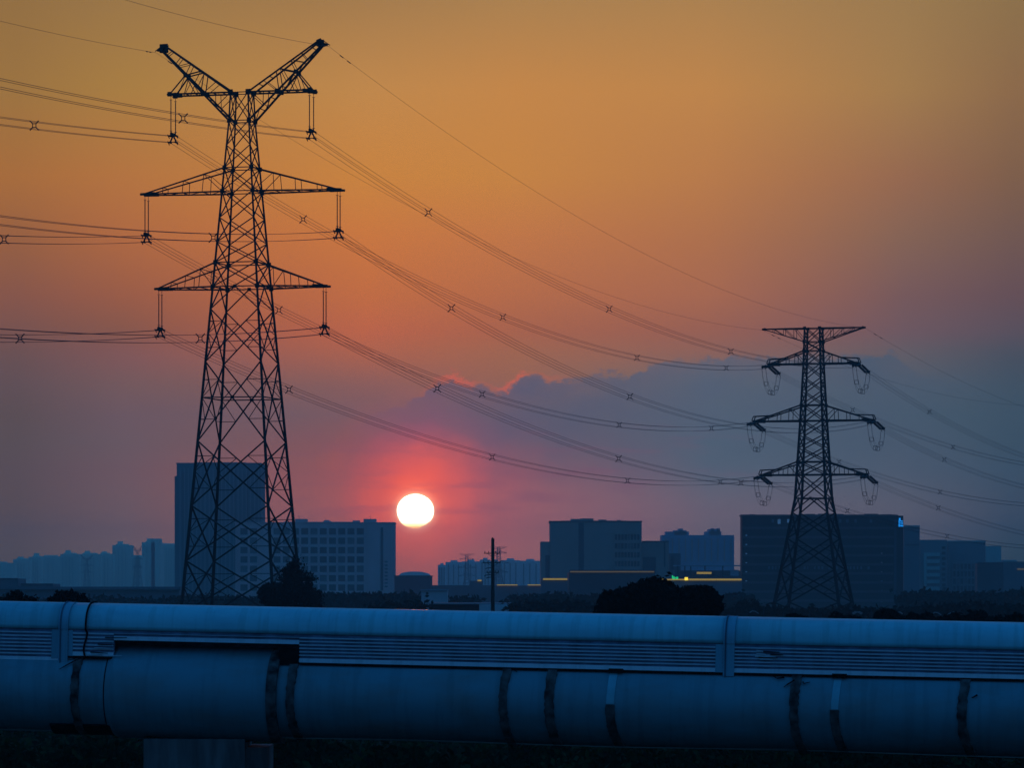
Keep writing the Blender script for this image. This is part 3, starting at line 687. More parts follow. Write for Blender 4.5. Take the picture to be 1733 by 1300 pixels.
# far skyline, middle
far_mid = [(741, 754, 955), (754, 782, 950), (782, 812, 949), (812, 830, 946), (830, 848, 949), (848, 880, 947), (880, 915, 948)]
for i, (a, c, top) in enumerate(far_mid):
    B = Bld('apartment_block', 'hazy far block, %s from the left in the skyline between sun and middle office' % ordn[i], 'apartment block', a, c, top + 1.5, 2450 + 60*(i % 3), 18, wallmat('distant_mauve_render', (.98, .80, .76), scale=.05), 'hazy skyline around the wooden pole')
    B.addwall(a + (c-a)*.3, a + (c-a)*.7, top - 1.5, None, 1, 14); B.done()
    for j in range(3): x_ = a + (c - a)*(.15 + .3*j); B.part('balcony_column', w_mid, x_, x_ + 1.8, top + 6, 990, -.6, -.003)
# middle office with wings
B = Bld('office_block', 'grey-blue office with a dark vertical recess in the middle of the skyline', 'office building', 931, 1086, 883.5, 1300, 30, w_mid)
B.w.box(B.L(950), B.L(1060), .3, 28, 0, B.Z(881.5)); B.addwall(915, 931.2, 917, y0=1); B.done(); B.parapet(trim_m, 931, 1086, 883.5, .3)
B.roofkit(955, 1075, 882, 5, .9, 1); B.part('dark_recess', trim_m, 979, 988, 885, 966, -.08, -.004)
B.part('dark_recess', trim_m, 923, 930, 940, 978, .8, .99)
B.windows(1040, 1083, 902, 962, 8, 4, .8, .62)
B2 = Bld('annex_building', 'lower grey-blue annex joined to the right of the middle office', 'building', 1086.5, 1132, 917, 1310, 24, w_mid).done()
B2.part('dark_recess', trim_m, 1088, 1110, 943, 970, -.1, -.004); B2.part('parapet', trim_m, 1086.5, 1132, 915.8, 917.5, -.3, -.02); B2.part('dark_recess', trim_m, 1123.5, 1126, 918, 960, -.08, -.004)
B = Bld('stepped_building', 'small stepped dark block between the annex and the pale far block', 'building', 1132.5, 1152, 937, 1330, 20, wallmat('dull_blue_wall', (.11, .13, .15))).done(); B.part('dark_recess', trim_m, 1136, 1140, 942, 965, -.1, -.004)
# pale far block with two roof turrets
B = Bld('apartment_block', 'pale blue far block with two round-topped roof turrets', 'apartment block', 1120, 1242.5, 906, 2050, 25, wallmat('pale_blue_render', (.17, .30, .42)))
for a, c, tp in ((1127, 1166, 900), (1141, 1162, 898), (1149, 1156, 895), (1194, 1221, 900), (1200, 1219, 896), (1204, 1209, 894.5), (1213, 1218, 894.5)): B.addwall(a, c, tp, None, .5, 20)
B.done()
for px in range(1126, 1240, 11): B.part('balcony_column', w_mid, px, px + 2, 912, 950, -.8, -.003)
w_shed = wallmat('dusty_wall', (.2, .13, .14))
# low commercial hall with light strips
B = Bld('low_hall', 'wide dark-brown hall with a dim light strip along its roof, behind the big dark tree', 'hall', 963, 1108, 969, 1000, 30, w_brown).done()
B.part('light_strip', lampD, 965, 1107, 967, 969.3, -.4, -.003); B.part('roof_edge', trim_m, 963, 1108, 965.2, 966.8, -.3, 5)
B = Bld('low_hall', 'small grey hall with a yellow roof-edge light strip under the middle office', 'hall', 916, 962.7, 979, 1050, 25, w_grey).done()
B.part('light_strip', lampY, 919, 962, 979.3, 982, -.4, -.003)
B = Bld('low_wall_building', 'long low building with a thin yellow light line right of the wooden pole', 'building', 838, 917, 991.5, 1100, 20, w_shed).done()
B.part('light_strip', lampY, 841, 876, 989.8, 991.2, -.4, -.003); B.part('light_strip', lampY, 893, 917, 989.8, 991.2, -.4, -.003)
B = Bld('low_wall_building', 'long low dark building between the dark-red shed and the wooden pole', 'building', 729, 837, 991, 1120, 20, w_shed).done()
B.part('roof_box', w_grey, 795, 817, 983.5, 990.9, 1, 5); B.part('lamp', lampY, 808, 815, 981.8, 984.2, .5, .9)
B = Bld('shopping_hall', 'pale wall with a bright yellow light strip left of the dark office', 'hall', 1108.5, 1256, 983, 980, 25, w_grey).done()
B.part('light_strip', lampY, 1109, 1166, 980.2, 982.6, -.4, -.003); B.part('light_strip', lampY, 1166.4, 1255, 979.8, 982.9, -.4, -.003); B.part('lamp', lampY2, 1158.5, 1164, 977.5, 982.7, -.8, -.45)
gs = MB(); 
for i, (a, c, t0, t1) in enumerate(((1137, 1139, 974.5, 980), (1139.3, 1141.5, 976, 981), (1141.8, 1143.6, 977.5, 979.6), (1144, 1147.5, 976.8, 980.6))): gs.box(B.L(a), B.L(c), -.9, -.55, B.Z(t1), B.Z(t0))
gs.build('green_sign', greenL, B.r)
B = Bld('roof_canopy', 'raised canopy with a thin pale roof edge in front of the pale far block', 'canopy', 1143, 1256, 966, 1150, 15, w_grey, pyb=982)
B.w = MB(); B.w.box(B.L(1143), B.L(1256), 6, 15, 0, B.Z(966)); B.done(); B.part('roof_slab', w_pale, 1143, 1256, 956.8, 958.4, -2, 15)
for px in (1146, 1158, 1168, 1192, 1222, 1253): B.part('column', trim_m, px, px + 2, 958.5, 985, -.4, 0)
B.part('light_strip', lampY, 1179, 1204, 968.5, 972, -.6, -.41); B.part('window', w_pale, 1236, 1250, 965, 975, -.3, -.1)
# dark office block
B = Bld('office_block', 'big dark office block behind the flat-topped pylon, small blue sign at its corner', 'office building', 1256, 1516, 874, 1080, 9, w_dark)
B.addwall(1516, 1529.5, 873, y0=1.2); B.done(); B.parapet(wallmat('roof_edge', (.10, .09, .09)), 1256, 1516, 874, .45)
B.roofkit(1262, 1505, 874, 9, .9, 2); B.part('dark_recess', trim_m, 1513, 1517, 880, 1030, -.3, -.01)
for j in range(6): B.part('window', paleW, 1261.5, 1264.5, 905.5 + 15.5*j, 909.5 + 15.5*j, -.2, -.02)
for j in range(7): B.part('window', paleW if j > 2 else w_mid, 1490.5, 1493.5, 935.5 + 16*j, 939.5 + 16*j, -.2, -.02)
for px in (1306, 1316, 1332, 1350, 1420, 1432, 1446, 1472): B.part('window', paleW if px in (1316, 1332) else w_grey, px, px + (4 if px != 1316 else 5), 879, 885 if px != 1316 else 887, -.2, -.02)
rnd = random.Random(3)
for px in range(1300, 1470, 6):
    if rnd.random() < .75: B.part('window', w_grey, px, px + rnd.uniform(1.5, 4), 959, 964, -.2, -.02)
for j in range(9): B.part('floor_band', wallmat('slate_band', (.10, .066, .066)), 1257, 1512, 892 + 15.4*j, 896 + 15.4*j, -.35, -.003)
sg = MB(); sx_, sz_ = B.L(1522), B.Z(879)
for a, c, t0, t1 in ((1522, 1524.5, 877, 881.5), (1521.5, 1523, 881.5, 892), (1524, 1528.3, 881.5, 883.2), (1524, 1528.6, 885, 886.8), (1524, 1528.8, 888.6, 891.5)): sg.box(B.L(a), B.L(c), .6, 1.1, B.Z(t1), B.Z(t0))
sg.build('blue_sign', blueL, B.r)
# teal buildings right
B = Bld('office_block', 'dim blue block directly right of the dark office, lower roof', 'office building', 1530, 1556.5, 891, 1350, 30, wallmat('dim_blue_wall', (.10, .14, .16))).done()
B.part('parapet', w_teal, 1530, 1556.5, 889.5, 892, -.3, -.02); B.part('dark_recess', trim_m, 1532, 1555, 921, 924, -.2, -.01)
B = Bld('office_block', 'teal office with stacked pale balconies right of the dark office', 'office building', 1557, 1603, 914, 1400, 30, wallmat('muted_teal_wall', (.17, .22, .22))).done()
B.part('pale_pier', w_teal, 1563.5, 1568, 936, 1006, -.6, -.01)
for j in range(6):
    b = MB(); B.part('balcony', w_teal, 1568.5, 1590, 936 + 11.5*j, 942 + 11.5*j, -.8, -.01)
for j in range(9): B.part('window', glass_m, 1594, 1600, 925 + 9*j, 930 + 9*j, -.2, -.01)
B = Bld('office_block', 'wide dull-teal office with dark window grid near the right edge', 'office building', 1603.5, 1668, 917, 1420, 30, wallmat('dull_teal_wall', (.16, .20, .21))).done()
B.part('parapet', w_teal, 1603.5, 1668, 915.3, 917.6, -.3, -.02)
B.windows(1612, 1656, 953, 1003, 7, 4, .7, .75)
B = Bld('office_block', 'dark block in front of the dull-teal office near the right edge', 'office building', 1654, 1698, 954, 1250, 6, wallmat('dark_brown_wall', (.06, .055, .06))).done()
B.part('parapet', trim_m, 1654, 1698, 952, 954.3, -.3, -.02); B.windows(1658, 1694, 962, 1002, 6, 4, .6, .6, trim_m, frame=False)
B = Bld('office_block', 'small pale-teal block with plain walls behind the dark block at right', 'office building', 1668.5, 1694.5, 924.5, 1500, 25, w_teal).done()
B = Bld('office_block', 'low dark-blue building cut off by the right edge of the photo', 'office building', 1698.5, 1790, 951, 1380, 30, wallmat('deep_blue_wall', (.12, .12, .13))).done()
B.part('light_strip', lampD, 1721.5, 1790, 962.5, 965, -.4, -.003); B.part('roof_box', w_teal, 1700, 1722, 948, 951.1, 2, 10)
# long low factory at left
B = Bld('long_factory', 'long low dark building with a row of openings at the bottom left', 'factory', -60, 303, 999.5, 880, 20, w_grey); B.done()
B.part('roof_deck', w_grey, -60, 306, 993.5, 997.5, -1.2, 19); B.part('gutter', trim_m, -60, 306, 997.7, 999.4, -1.0, -.02)
for a, c in ((-40, 0), (20, 62), (90, 110), (158, 187), (197, 220), (235, 264), (274, 296)): B.part('opening', dark_m, a, c, 1014, 1023, -.2, -.01)
B = Bld('roof_plant_building', 'small blocky building above the long factory at the left edge', 'building', -20, 31, 979.5, 950, 15, w_grey).done(); B.part('parapet', trim_m, -20, 31, 979, 981, -.2, -.01)
B = Bld('low_wall_building', 'low flat strip of building beside the blocky one at the left', 'building', 31.5, 90, 988.5, 955, 15, w_grey).done(); B.part('parapet', trim_m, 31.5, 90, 988, 989.5, -.2, -.01)
# small sheds in the middle
B = Bld('small_house', 'small pale house with one dark window left of the wooden pole', 'house', 713, 757, 1000, 620, 8, wallmat('weathered_white_wall', (.6, .5, .5))).done()
B.part('window', dark_m, 721, 725, 1003, 1006, -.1, -.004); B.part('roof', w_pale, 712, 758, 998.6, 1000, -.3, 8)
B = Bld('open_shed', 'long thin-roofed open shed behind the pipe, crossed by the wooden pole', 'shed', 726, 812, 1023.5, 420, 8, w_brown).done()
B.part('roof', wallmat('tin_roof', (.4, .3, .3)), 722, 866, 1020.6, 1023.2, -1.2, 8)
B = Bld('site_cabin', 'pair of pale blue cabin walls at the foot of the wooden pole', 'cabin', 811, 861, 1024, 415, 4, wallmat('pale_blue_wall', (.6, .6, .62))).done()
B.part('post', trim_m, 803, 804.5, 1022, 1036, -.1, .1)

# ------------------------------------------------------------------ wooden pole
Y = 345
p = empty('utility_pole', (xat(834, Y), Y, 0), 'dark wooden pole with three crossarms right of the sun', 'utility pole')
b = MB(); b.tube([(0, 0, 0), (0, 0, zat(912, Y))], .20, 10, .145); b.tube([(-.02, 0, zat(910.5, Y) - .1), (-.02, 0, zat(910, Y))], .07, 8); b.build('pole', bark_m, p)
for py, a, c in ((937, 819, 846), (953, 817, 847), (969.5, 823, 844)):
    b = MB(); z = zat(py, Y); b.beam((xat(a, Y) - xat(834, Y), -.15, z), (xat(c, Y) - xat(834, Y), -.15, z), .07)
    b.beam((-.5, -.15, z + .0), (0, -.15, z - .35), .035); b.beam((.5, -.15, z), (0, -.15, z - .35), .035)
    o = b.build('crossarm', bark_m, p)
    for f in (.06, .3, .74, .97):
        b = MB(); xx = xat(a + (c - a)*f, Y) - xat(834, Y); b.tube([(xx, -.15, z + .03), (xx, -.15, z + .2)], .045, 8, .025); b.build('insulator', disc_m, o)
for py, dxp in ((961, -.5), (973, -.6), (977, -.45)):
    b = MB(); b.tube([(0, -.2, zat(py, Y)), (dxp, -.2, zat(py + 1, Y)), (dxp*1.25, -.2, zat(py + 2.5, Y))], .045, 6); b.build('cable_bracket', steel, p)

# ------------------------------------------------------------------ trees
def make_tree(name, px, pyt, wpx, Y, label, cat='tree', lm=None, seed=1, n=60, per=90, ls=.13, shape='round', group=None, base=.0, zr=.95):
    rnd = random.Random(seed); H = zat(pyt, Y); Wd = wpx/F*Y; x = xat(px, Y)
    root = empty(name, (x, Y, 0), label, cat, group)
    if Wd > 2*H: pass
    ch0 = H*base; rz = (H - ch0)/2; rx = Wd/2; rz = min(rz, rx*zr); cz = H - rz
    crown = MB(); cl = []
    while len(cl) < n:
        v = Vector((rnd.uniform(-1, 1), rnd.uniform(-1, 1), rnd.uniform(-1, 1)))
        if v.length > 1 or v.length < .25: continue
        f = 1.0
        if shape == 'cone': f = 1.0 - .55*max(0, v.z)
        if shape == 'ragged': f = .72 + .38*rnd.random()
        c = Vector((v.x*rx*.9*f, v.y*rx*.9*f, cz + v.z*rz*(.9 if shape != 'ragged' else .82 + .16*rnd.random())))
        cl.append((c, rx*rnd.uniform(.13, .30)))
    if shape == 'round':
        for _ in range(n):
            an = rnd.uniform(0, 2*math.pi); el = math.asin(rnd.uniform(.25, .98)); rr = rnd.uniform(.78, .98)
            cl.append((Vector((math.cos(an)*math.cos(el)*rx*rr, math.sin(an)*math.cos(el)*rx*rr, cz + math.sin(el)*rz*rr*(.86 + .16*math.sin(an*3 + seed)))), rx*rnd.uniform(.09, .2)))
    for c, r_ in cl:
        for _ in range(int(per*1.6)):
            d_ = Vector((rnd.gauss(0, .5), rnd.gauss(0, .5), rnd.gauss(0, .42)))*r_
            pnt = c + d_
            if pnt.z < .05: continue
            crown.leaf(pnt, ls*rnd.uniform(.6, 1.5), rnd)
    crown.build('crown', lm or leaf_m, root)
    tr = MB(); tr.tube([(0, 0, -.05), (.05*rx, 0, cz*.6), (0, 0, cz + rz*.4)], .045*H*.6, 8, .02)
    for c, r_ in cl[::max(1, n//12)]: tr.tube([(0, 0, max(.1, cz*.35 + rnd.random()*cz*.3)), (c.x*.5, c.y*.5, c.z*.75), c], .035, 5, .012)
    tr.build('trunk', bark_m, root)
    return root
# big dark tree clump in front of the halls: three crowns
make_tree('broadleaf_tree', 1106, 983, 104, 130, 'tallest of the nearly black trees in the clump in front of the halls', seed=2, n=70, per=120, base=.1, ls=.10)
make_tree('broadleaf_tree', 1050, 996, 72, 132, 'low nearly black tree forming the left shoulder of the dark clump', seed=3, n=50, per=110, base=.05, ls=.10)
make_tree('broadleaf_tree', 1166, 990, 66, 134, 'nearly black tree between the tall one and the right shoulder of the dark clump', seed=5, n=50, per=110, base=.05, ls=.10)
make_tree('broadleaf_tree', 1190, 995, 60, 131, 'nearly black tree forming the right shoulder of the dark clump', seed=6, n=50, per=110, base=.05, ls=.10)
make_tree('broadleaf_tree', 1078, 989, 70, 136, 'nearly black tree tucked behind the left half of the dark clump', seed=7, n=44, per=110, base=.05, ls=.10)
make_tree('broadleaf_tree', 500, 951, 92, 262, 'ragged dark tree hiding the right foot of the tall pylon', seed=8, n=90, per=90, shape='ragged', base=.1, ls=.11, zr=1.6)
make_tree('broadleaf_tree', 462, 985, 50, 260, 'short dark tree left of the ragged one at the pylon foot', seed=9, n=40, per=90, base=.05, ls=.11)
make_tree('round_tree', 20, 1003, 122, 135, 'wide dome-shaped dark treetop at the left edge above the pipe', 'tree', seed=10, n=60, per=90, ls=.1)
make_tree('round_tree', 115, 1004, 80, 137, 'dome-shaped dark treetop just above the left pipe joint', 'tree', seed=12, n=60, per=90, ls=.1)
for i, (px, top, w_, lab) in enumerate(((1262, 1016, 84, 'dark treetop left of the flat-topped pylon foot'), (1345, 1041, 44, 'small dark treetop between the feet of the flat-topped pylon'),
        (1424, 1038, 80, 'dark treetop under the right foot of the flat-topped pylon'), (1503, 1033, 46, 'flat-topped dark treetop just right of the thin leaning post'),
        (1556, 1039, 78, 'wide low dark treetop below the teal balconies'), (1612, 1041, 60, 'low dark treetop, third from the right edge above the pipe'),
        (1666, 1035, 92, 'largest dark treetop near the right end of the pipe'), (1722, 1040, 60, 'dark treetop cut off by the right edge'))):
    make_tree('round_tree', px, top, w_, (430 if i == 0 else 130 + 2*i), lab, 'tree', seed=20 + i, n=40, per=70, ls=.1, group='dark tree crowns behind the right half of the pipe')
# hazy tree belts further back, each reads as one mass
def belt(name, segs, Y, ls, seed, label, m=leaf_m, dens=1.0):
    rnd = random.Random(seed); b = MB()
    for a, c, ta_, tb_ in segs:
        nn = int((c - a)*dens*3)
        for _ in range(nn):
            f = rnd.random(); px = a + (c - a)*f; hump = 3.5*abs(math.sin(px*.11 + seed)) + 2*math.sin(px*.037 + seed*2)
            ytop = ta_ + (tb_ - ta_)*f + hump; y_ = Y + rnd.uniform(-12, 12); zt_ = max(.8, zat(ytop, Y))
            z = zt_*(rnd.random()**.5); x_ = xat(px, y_)
            for _k in range(9): b.leaf((x_ + rnd.gauss(0, .8), y_ + rnd.gauss(0, .8), max(.1, z + rnd.gauss(0, .35))), ls*rnd.uniform(.6, 1.4), rnd)
    o = b.build(name, m); tag(o, label, 'trees', None, 'stuff')
belt('tree_belt', [(545, 640, 1006, 1010), (640, 668, 1010, 1010), (668, 712, 1006, 1012), (757, 800, 1014, 1015), (870, 960, 1010, 1008), (960, 1020, 1016, 1012)], 640, .5, 31, 'hazy dark tree belt behind the pipe in the middle of the photo')
belt('tree_belt', [(1222, 1262, 1012, 1008), (1262, 1530, 1038, 1036), (1530, 1600, 1006, 1003), (1600, 1800, 1006, 1003)], 700, .55, 33, 'hazy dark tree belt at the foot of the right-hand offices')
belt('tree_belt', [(640, 720, 1026, 1024), (868, 1010, 1024, 1026), (1220, 1530, 1038, 1037), (1530, 1800, 1032, 1028)], 420, .35, 35, 'nearer strip of dark scrub just above the pipe')
belt('tree_belt', [(-60, 320, 1012, 1014), (300, 560, 1012, 1010)], 700, .45, 37, 'dark scrub under the long factory and pylon at left', dens=.6)
# scrub seen under the pipe
rnd = random.Random(77)
for i in range(11):
    px = -60 + i*185 + rnd.uniform(-30, 30)
    if 235 < px < 460: continue
    where = 'left of the pier' if px < 240 else 'right of the pier'
    order = {0: 'at the photo\'s bottom left corner'}
    make_tree('low_shrub', px, 1262 + rnd.uniform(-10, 8), 230, 84 + rnd.uniform(-6, 10), 'dark green shrub under the pipe, %s of the row from the left' % ordn[i], 'shrub', leaf2_m, seed=50 + i, n=50, per=70, ls=.09, group='shrubs below the pipe')
b = MB(); rnd = random.Random(5)
for _ in range(26000):
    x_ = rnd.uniform(-16, 18); y_ = rnd.uniform(95, 150); b.leaf((x_*y_/110, y_, rnd.uniform(0, .35)), rnd.uniform(.08, .2), rnd)
tag(b.build('grass', leaf2_m), 'rough dark grass on the ground under the pipe', 'grass', None, 'stuff')
# lamps and posts on the right
for i, (px, py, w_, lab) in enumerate(((1266, 1034.5, 12, 'curved lamp post left of the flat-topped pylon'), (1440, 1036, 12, 'curved lamp post at the right foot of the flat-topped pylon'), (1462, 1036, -12, 'curved lamp post just left of the thin leaning post'),
        (1530, 1036.5, -12, 'curved lamp post right of the flat-topped treetop'), (1575, 1037, 12, 'curved lamp post below the teal balconies'), (1622, 1037, -13, 'curved lamp post below the dark window grid'), (1712, 1039, 12, 'curved lamp post nearest the right edge'))):
    Y = 180; x = xat(px, Y); r_ = empty('street_lamp', (x, Y, 0), lab, 'street lamp', 'curved lamp posts behind the pipe')
    z = zat(py, Y); d_ = w_/F*Y
    b = MB(); b.tube([(0, 0, 0), (0, 0, z - .25), (d_*.25, 0, z - .06)], .035, 7, .02); b.build('pole', steel, r_)
    b = MB(); b.tube([(d_*.2, 0, z - .08), (d_*.6, 0, z), (d_*1.0, 0, z - .02), (d_*1.5, 0, z - .12)], .03, 7, .02); b.build('lamp_arm', wallmat('white_lamp_arm', (.3, .3, .3)), r_)
for px, y0_, tilt, lab in ((1290, 1026, .6, 'thin grey post by the treetop left of the flat-topped pylon'), (1478, 1026, -.9, 'thin slightly leaning grey post right of the flat-topped pylon'), (1513, 1036, .5, 'short thin post behind the flat-topped treetop')):
    Y = 178; b = MB(); b.tube([(0, 0, 0), (tilt*.12, 0, zat(y0_, Y))], .04, 7, .03); o = b.build('thin_post', wallmat('grey_post', (.07, .07, .075))); o.location = (xat(px, Y), Y, 0); tag(o, lab, 'post')

# ------------------------------------------------------------------ the pipes
ax = Vector((12.98, -2.0, -.262)).normalized(); ay = Vector((0, 0, 1)).cross(ax).normalized(); az = ax.cross(ay)
ORG = Vector((0, 50, zat(1187, 50)))
Mx = Matrix(((ax.x, ay.x, az.x, ORG.x), (ax.y, ay.y, az.y, ORG.y), (ax.z, ay.z, az.z, ORG.z), (0, 0, 0, 1)))
def xl(px, off=-.4):
    """distance along the pipe axis whose front side shows at photo column px"""
    a = (px - CX)/F; o = ORG + ay*off
    return (a*o.y - o.x) / (ax.x - a*ax.y)
def pmat(name, c1, c2, rough, metal=.15):
    m = bpy.data.materials.new(name); m.use_nodes = True; t_ = m.node_tree; bs = t_.nodes['Principled BSDF']
    bs.inputs['Roughness'].default_value = rough; bs.inputs['Metallic'].default_value = metal
    tcn = t_.nodes.new('ShaderNodeTexCoord')
    mp = t_.nodes.new('ShaderNodeMapping'); mp.inputs['Scale'].default_value = (.5, 2, 1.0)
    n1_ = t_.nodes.new('ShaderNodeTexNoise'); n1_.inputs['Scale'].default_value = 2.0; n1_.inputs['Detail'].default_value = 8; n1_.inputs['Roughness'].default_value = .65
    t_.links.new(tcn.outputs['Object'], mp.inputs[0]); t_.links.new(mp.outputs[0], n1_.inputs['Vector'])
    cr = t_.nodes.new('ShaderNodeValToRGB'); cr.color_ramp.elements[0].position = .28; cr.color_ramp.elements[0].color = (*c2, 1); cr.color_ramp.elements[1].position = .55; cr.color_ramp.elements[1].color = (*c1, 1)
    t_.links.new(n1_.outputs[0], cr.inputs[0]); t_.links.new(cr.outputs[0], bs.inputs['Base Color'])
    mp2 = t_.nodes.new('ShaderNodeMapping'); mp2.inputs['Scale'].default_value = (7, .7, .7); n3_ = t_.nodes.new('ShaderNodeTexNoise'); n3_.inputs['Scale'].default_value = 1.6; n3_.inputs['Detail'].default_value = 7
    t_.links.new(tcn.outputs['Object'], mp2.inputs[0]); t_.links.new(mp2.outputs[0], n3_.inputs['Vector'])
    cr3 = t_.nodes.new('ShaderNodeValToRGB'); cr3.color_ramp.elements[0].position = .36; cr3.color_ramp.elements[0].color = (.62, .6, .58, 1); cr3.color_ramp.elements[1].position = .5; cr3.color_ramp.elements[1].color = (1, 1, 1, 1)
    mx3 = t_.nodes.new('ShaderNodeMix'); mx3.data_type = 'RGBA'; mx3.blend_type = 'MULTIPLY'; mx3.inputs[0].default_value = .32
    t_.links.new(n3_.outputs[0], cr3.inputs[0]); t_.links.new(cr.outputs[0], mx3.inputs[6]); t_.links.new(cr3.outputs[0], mx3.inputs[7]); t_.links.new(mx3.outputs[2], bs.inputs['Base Color'])
    n2_ = t_.nodes.new('ShaderNodeTexNoise'); n2_.inputs['Scale'].default_value = 1.3; n2_.inputs['Detail'].default_value = 3
    t_.links.new(tcn.outputs['Object'], n2_.inputs['Vector'])
    bn = t_.nodes.new('ShaderNodeBump'); bn.inputs['Strength'].default_value = .5; bn.inputs['Distance'].default_value = .03
    t_.links.new(n2_.outputs[0], bn.inputs['Height']); t_.links.new(bn.outputs[0], bs.inputs['Normal'])
    return m
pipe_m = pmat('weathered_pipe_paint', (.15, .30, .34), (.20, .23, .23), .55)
pipe_m2 = pmat('collar_paint', (.22, .42, .50), (.20, .36, .42), .6)
crest_m = mat('crest_highlight_paint', (.95, .97, .98), .22, 0, .08, 4)  # near-white colour stands in for the rim highlight on the casing
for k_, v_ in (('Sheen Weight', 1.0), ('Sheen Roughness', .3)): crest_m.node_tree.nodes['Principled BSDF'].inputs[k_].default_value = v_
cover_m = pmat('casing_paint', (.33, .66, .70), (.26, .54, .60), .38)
for k_, v_ in (('Sheen Weight', 1.0), ('Sheen Roughness', .22), ('Sheen Tint', (.75, .9, 1, 1)), ('Specular IOR Level', .12), ('Roughness', .6)): cover_m.node_tree.nodes['Principled BSDF'].inputs[k_].default_value = v_
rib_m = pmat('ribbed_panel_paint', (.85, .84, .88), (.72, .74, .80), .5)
def ring(b, x0, x1, r, a0=0.0, a1=360.0, n=48, zc=0.0, th=0.0, segs=1, jit=0.0, rnd=None, r_end=None):
    """band round the pipe axis; angle 0 = towards the camera, 90 = up"""
    base = len(b.v); full = a1 - a0 >= 360; m = n if full else n + 1
    for i in range(segs + 1):
        x = x0 + (x1 - x0)*i/segs; rr = r if r_end is None else r + (r_end - r)*i/segs
        for k in range(m):
            an = R(a0 + (a1 - a0)*k/n); j = (rnd.uniform(-jit, jit) if rnd and i in (0, segs) else 0)
            b.v.append((x + j, -math.cos(an)*rr, zc + math.sin(an)*rr))
    for i in range(segs):
        for k in range(n):
            k2 = (k + 1) % m
            b.f.append((base + i*m + k, base + i*m + k2, base + (i+1)*m + k2, base + (i+1)*m + k))
def solid_band(b, x0, x1, r, th, a0, a1, n=36, jit=0, rnd=None, sl=0.0):
    base = len(b.v); jj = [(rnd.uniform(-jit, jit), rnd.uniform(-jit, jit)) if rnd else (0, 0) for _ in range(n + 1)]
    for k in range(n + 1):
        an = R(a0 + (a1 - a0)*k/n); c, s = math.cos(an), math.sin(an)
        sh = sl*max(0.0, -s)**2.2 + sl*.35*max(0.0, s)**1.5
        for x, rr in ((x0 + jj[k][0], r), (x0 + jj[k][0], r + th), (x1 + jj[k][1], r + th), (x1 + jj[k][1], r)):
            b.v.append((x + sh, -c*rr, s*rr))
    for k in range(n):
        for q in range(4):
            a_ = base + k*4 + q; c_ = base + k*4 + (q+1) % 4; b.f.append((a_, c_, c_ + 4, a_ + 4))
    b.f.append((base, base+1, base+2, base+3)); b.f.append((base + n*4 + 3, base + n*4 + 2, base + n*4 + 1, base + n*4))
RP = .545
pipe = empty('large_pipe', (0, 0, 0), 'thick blue lower pipe with dark worn bands running across the foreground', 'pipe'); pipe.matrix_world = Mx
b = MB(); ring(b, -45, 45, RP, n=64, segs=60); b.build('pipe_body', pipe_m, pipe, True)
def band(name, m, px0, px1, a0, a1, th=.012, jit=.008, seed=1, par=None):
    b = MB(); solid_band(b, xl(px0, -.5), xl(px1, -.5), RP - .004, th, a0, a1, 40, jit, random.Random(seed), .02 + .000075*px0); o = b.build(name, m, par or pipe); return o
for i, (a, c) in enumerate(((121, 134), (485, 499), (845, 859), (922, 938), (1336, 1351), (1620, 1636))): band('worn_strap', rust_m, a, c, -112, 58, .032, .010, 60 + i)
for i, (a, c) in enumerate(((1025, 1041), (1405, 1420))):
    s_ = band('worn_strap', rust_m, a, c, -112, 0, .02, .005, 70 + i)
    band('bare_strap_piece', pale_m2, a + 1.5, c - 1, 1, 60, .012, .001, 80 + i, s_)
    b = MB(); x_ = xl(c, -.5) + .05; b.box(x_ - .15, x_ + .03, -.42, -.33, .40, .45); b.build('strap_clip', dark_m, pipe)
b = MB(); solid_band(b, xl(80, -.5), xl(183, -.5), RP - .003, .03, -120, -50, 24); b.build('support_plate', dark_m, pipe)
# sleeve over the pipe above the pier
sl = MB(); x0, x1 = xl(180, -.6), xl(452, -.6); ring(sl, x0 - .05, x0 + .05, RP + .003, n=64, segs=1, r_end=.60); ring(sl, x0 + .05, x1, .60, n=64, segs=10)
so_ = sl.build('sleeve', pipe_m, pipe, True)
b = MB(); solid_band(b, x0 - .058, x0 - .045, RP + .001, .008, -100, 60); b.build('sleeve_seam', dark_m, pipe)
b = MB(); solid_band(b, x1 - .02, x1 + .11, RP - .003, .075, -90, 75, 48); b.build('sleeve_end_ring', rust_m, pipe)
b = MB(); b.box(xl(470), xl(504), -.395, -.2, .40, .60); b.build('dark_box', dark_m, pipe)
# twigs and torn flaps caught on the pipe
for i, (px, py_, dl) in enumerate(((128, .40, (-.22, -.12)), (862, .42, (.08, -.04)), (1338, .33, (-.09, -.06)), (1320, .36, (-.12, .05)), (1352, .31, (.13, .03)), (1648, .2, (-.03, .0)))):
    b = MB(); x_ = xl(px, -.5); zz = py_; f = lambda z_: -math.sqrt(max(.01, (RP + .025)**2 - z_*z_))
    b.tube([(x_ + .04, f(zz + .03), zz + .03), (x_ + dl[0]*.4, f(zz + dl[1]*.3), zz + dl[1]*.3), (x_ + dl[0], f(zz + dl[1]), zz + dl[1])], .012, 5, .005); b.build('loose_wire_end', dark_m, pipe)

dark_bead = mat('dark_bead_paint', (.06, .10, .14), .7)
groove_m = mat('groove_shade_paint', (.27, .32, .44), .9, 0, .3, 5, spec=.1)  # darkened colour stands in for the shade inside the grooves
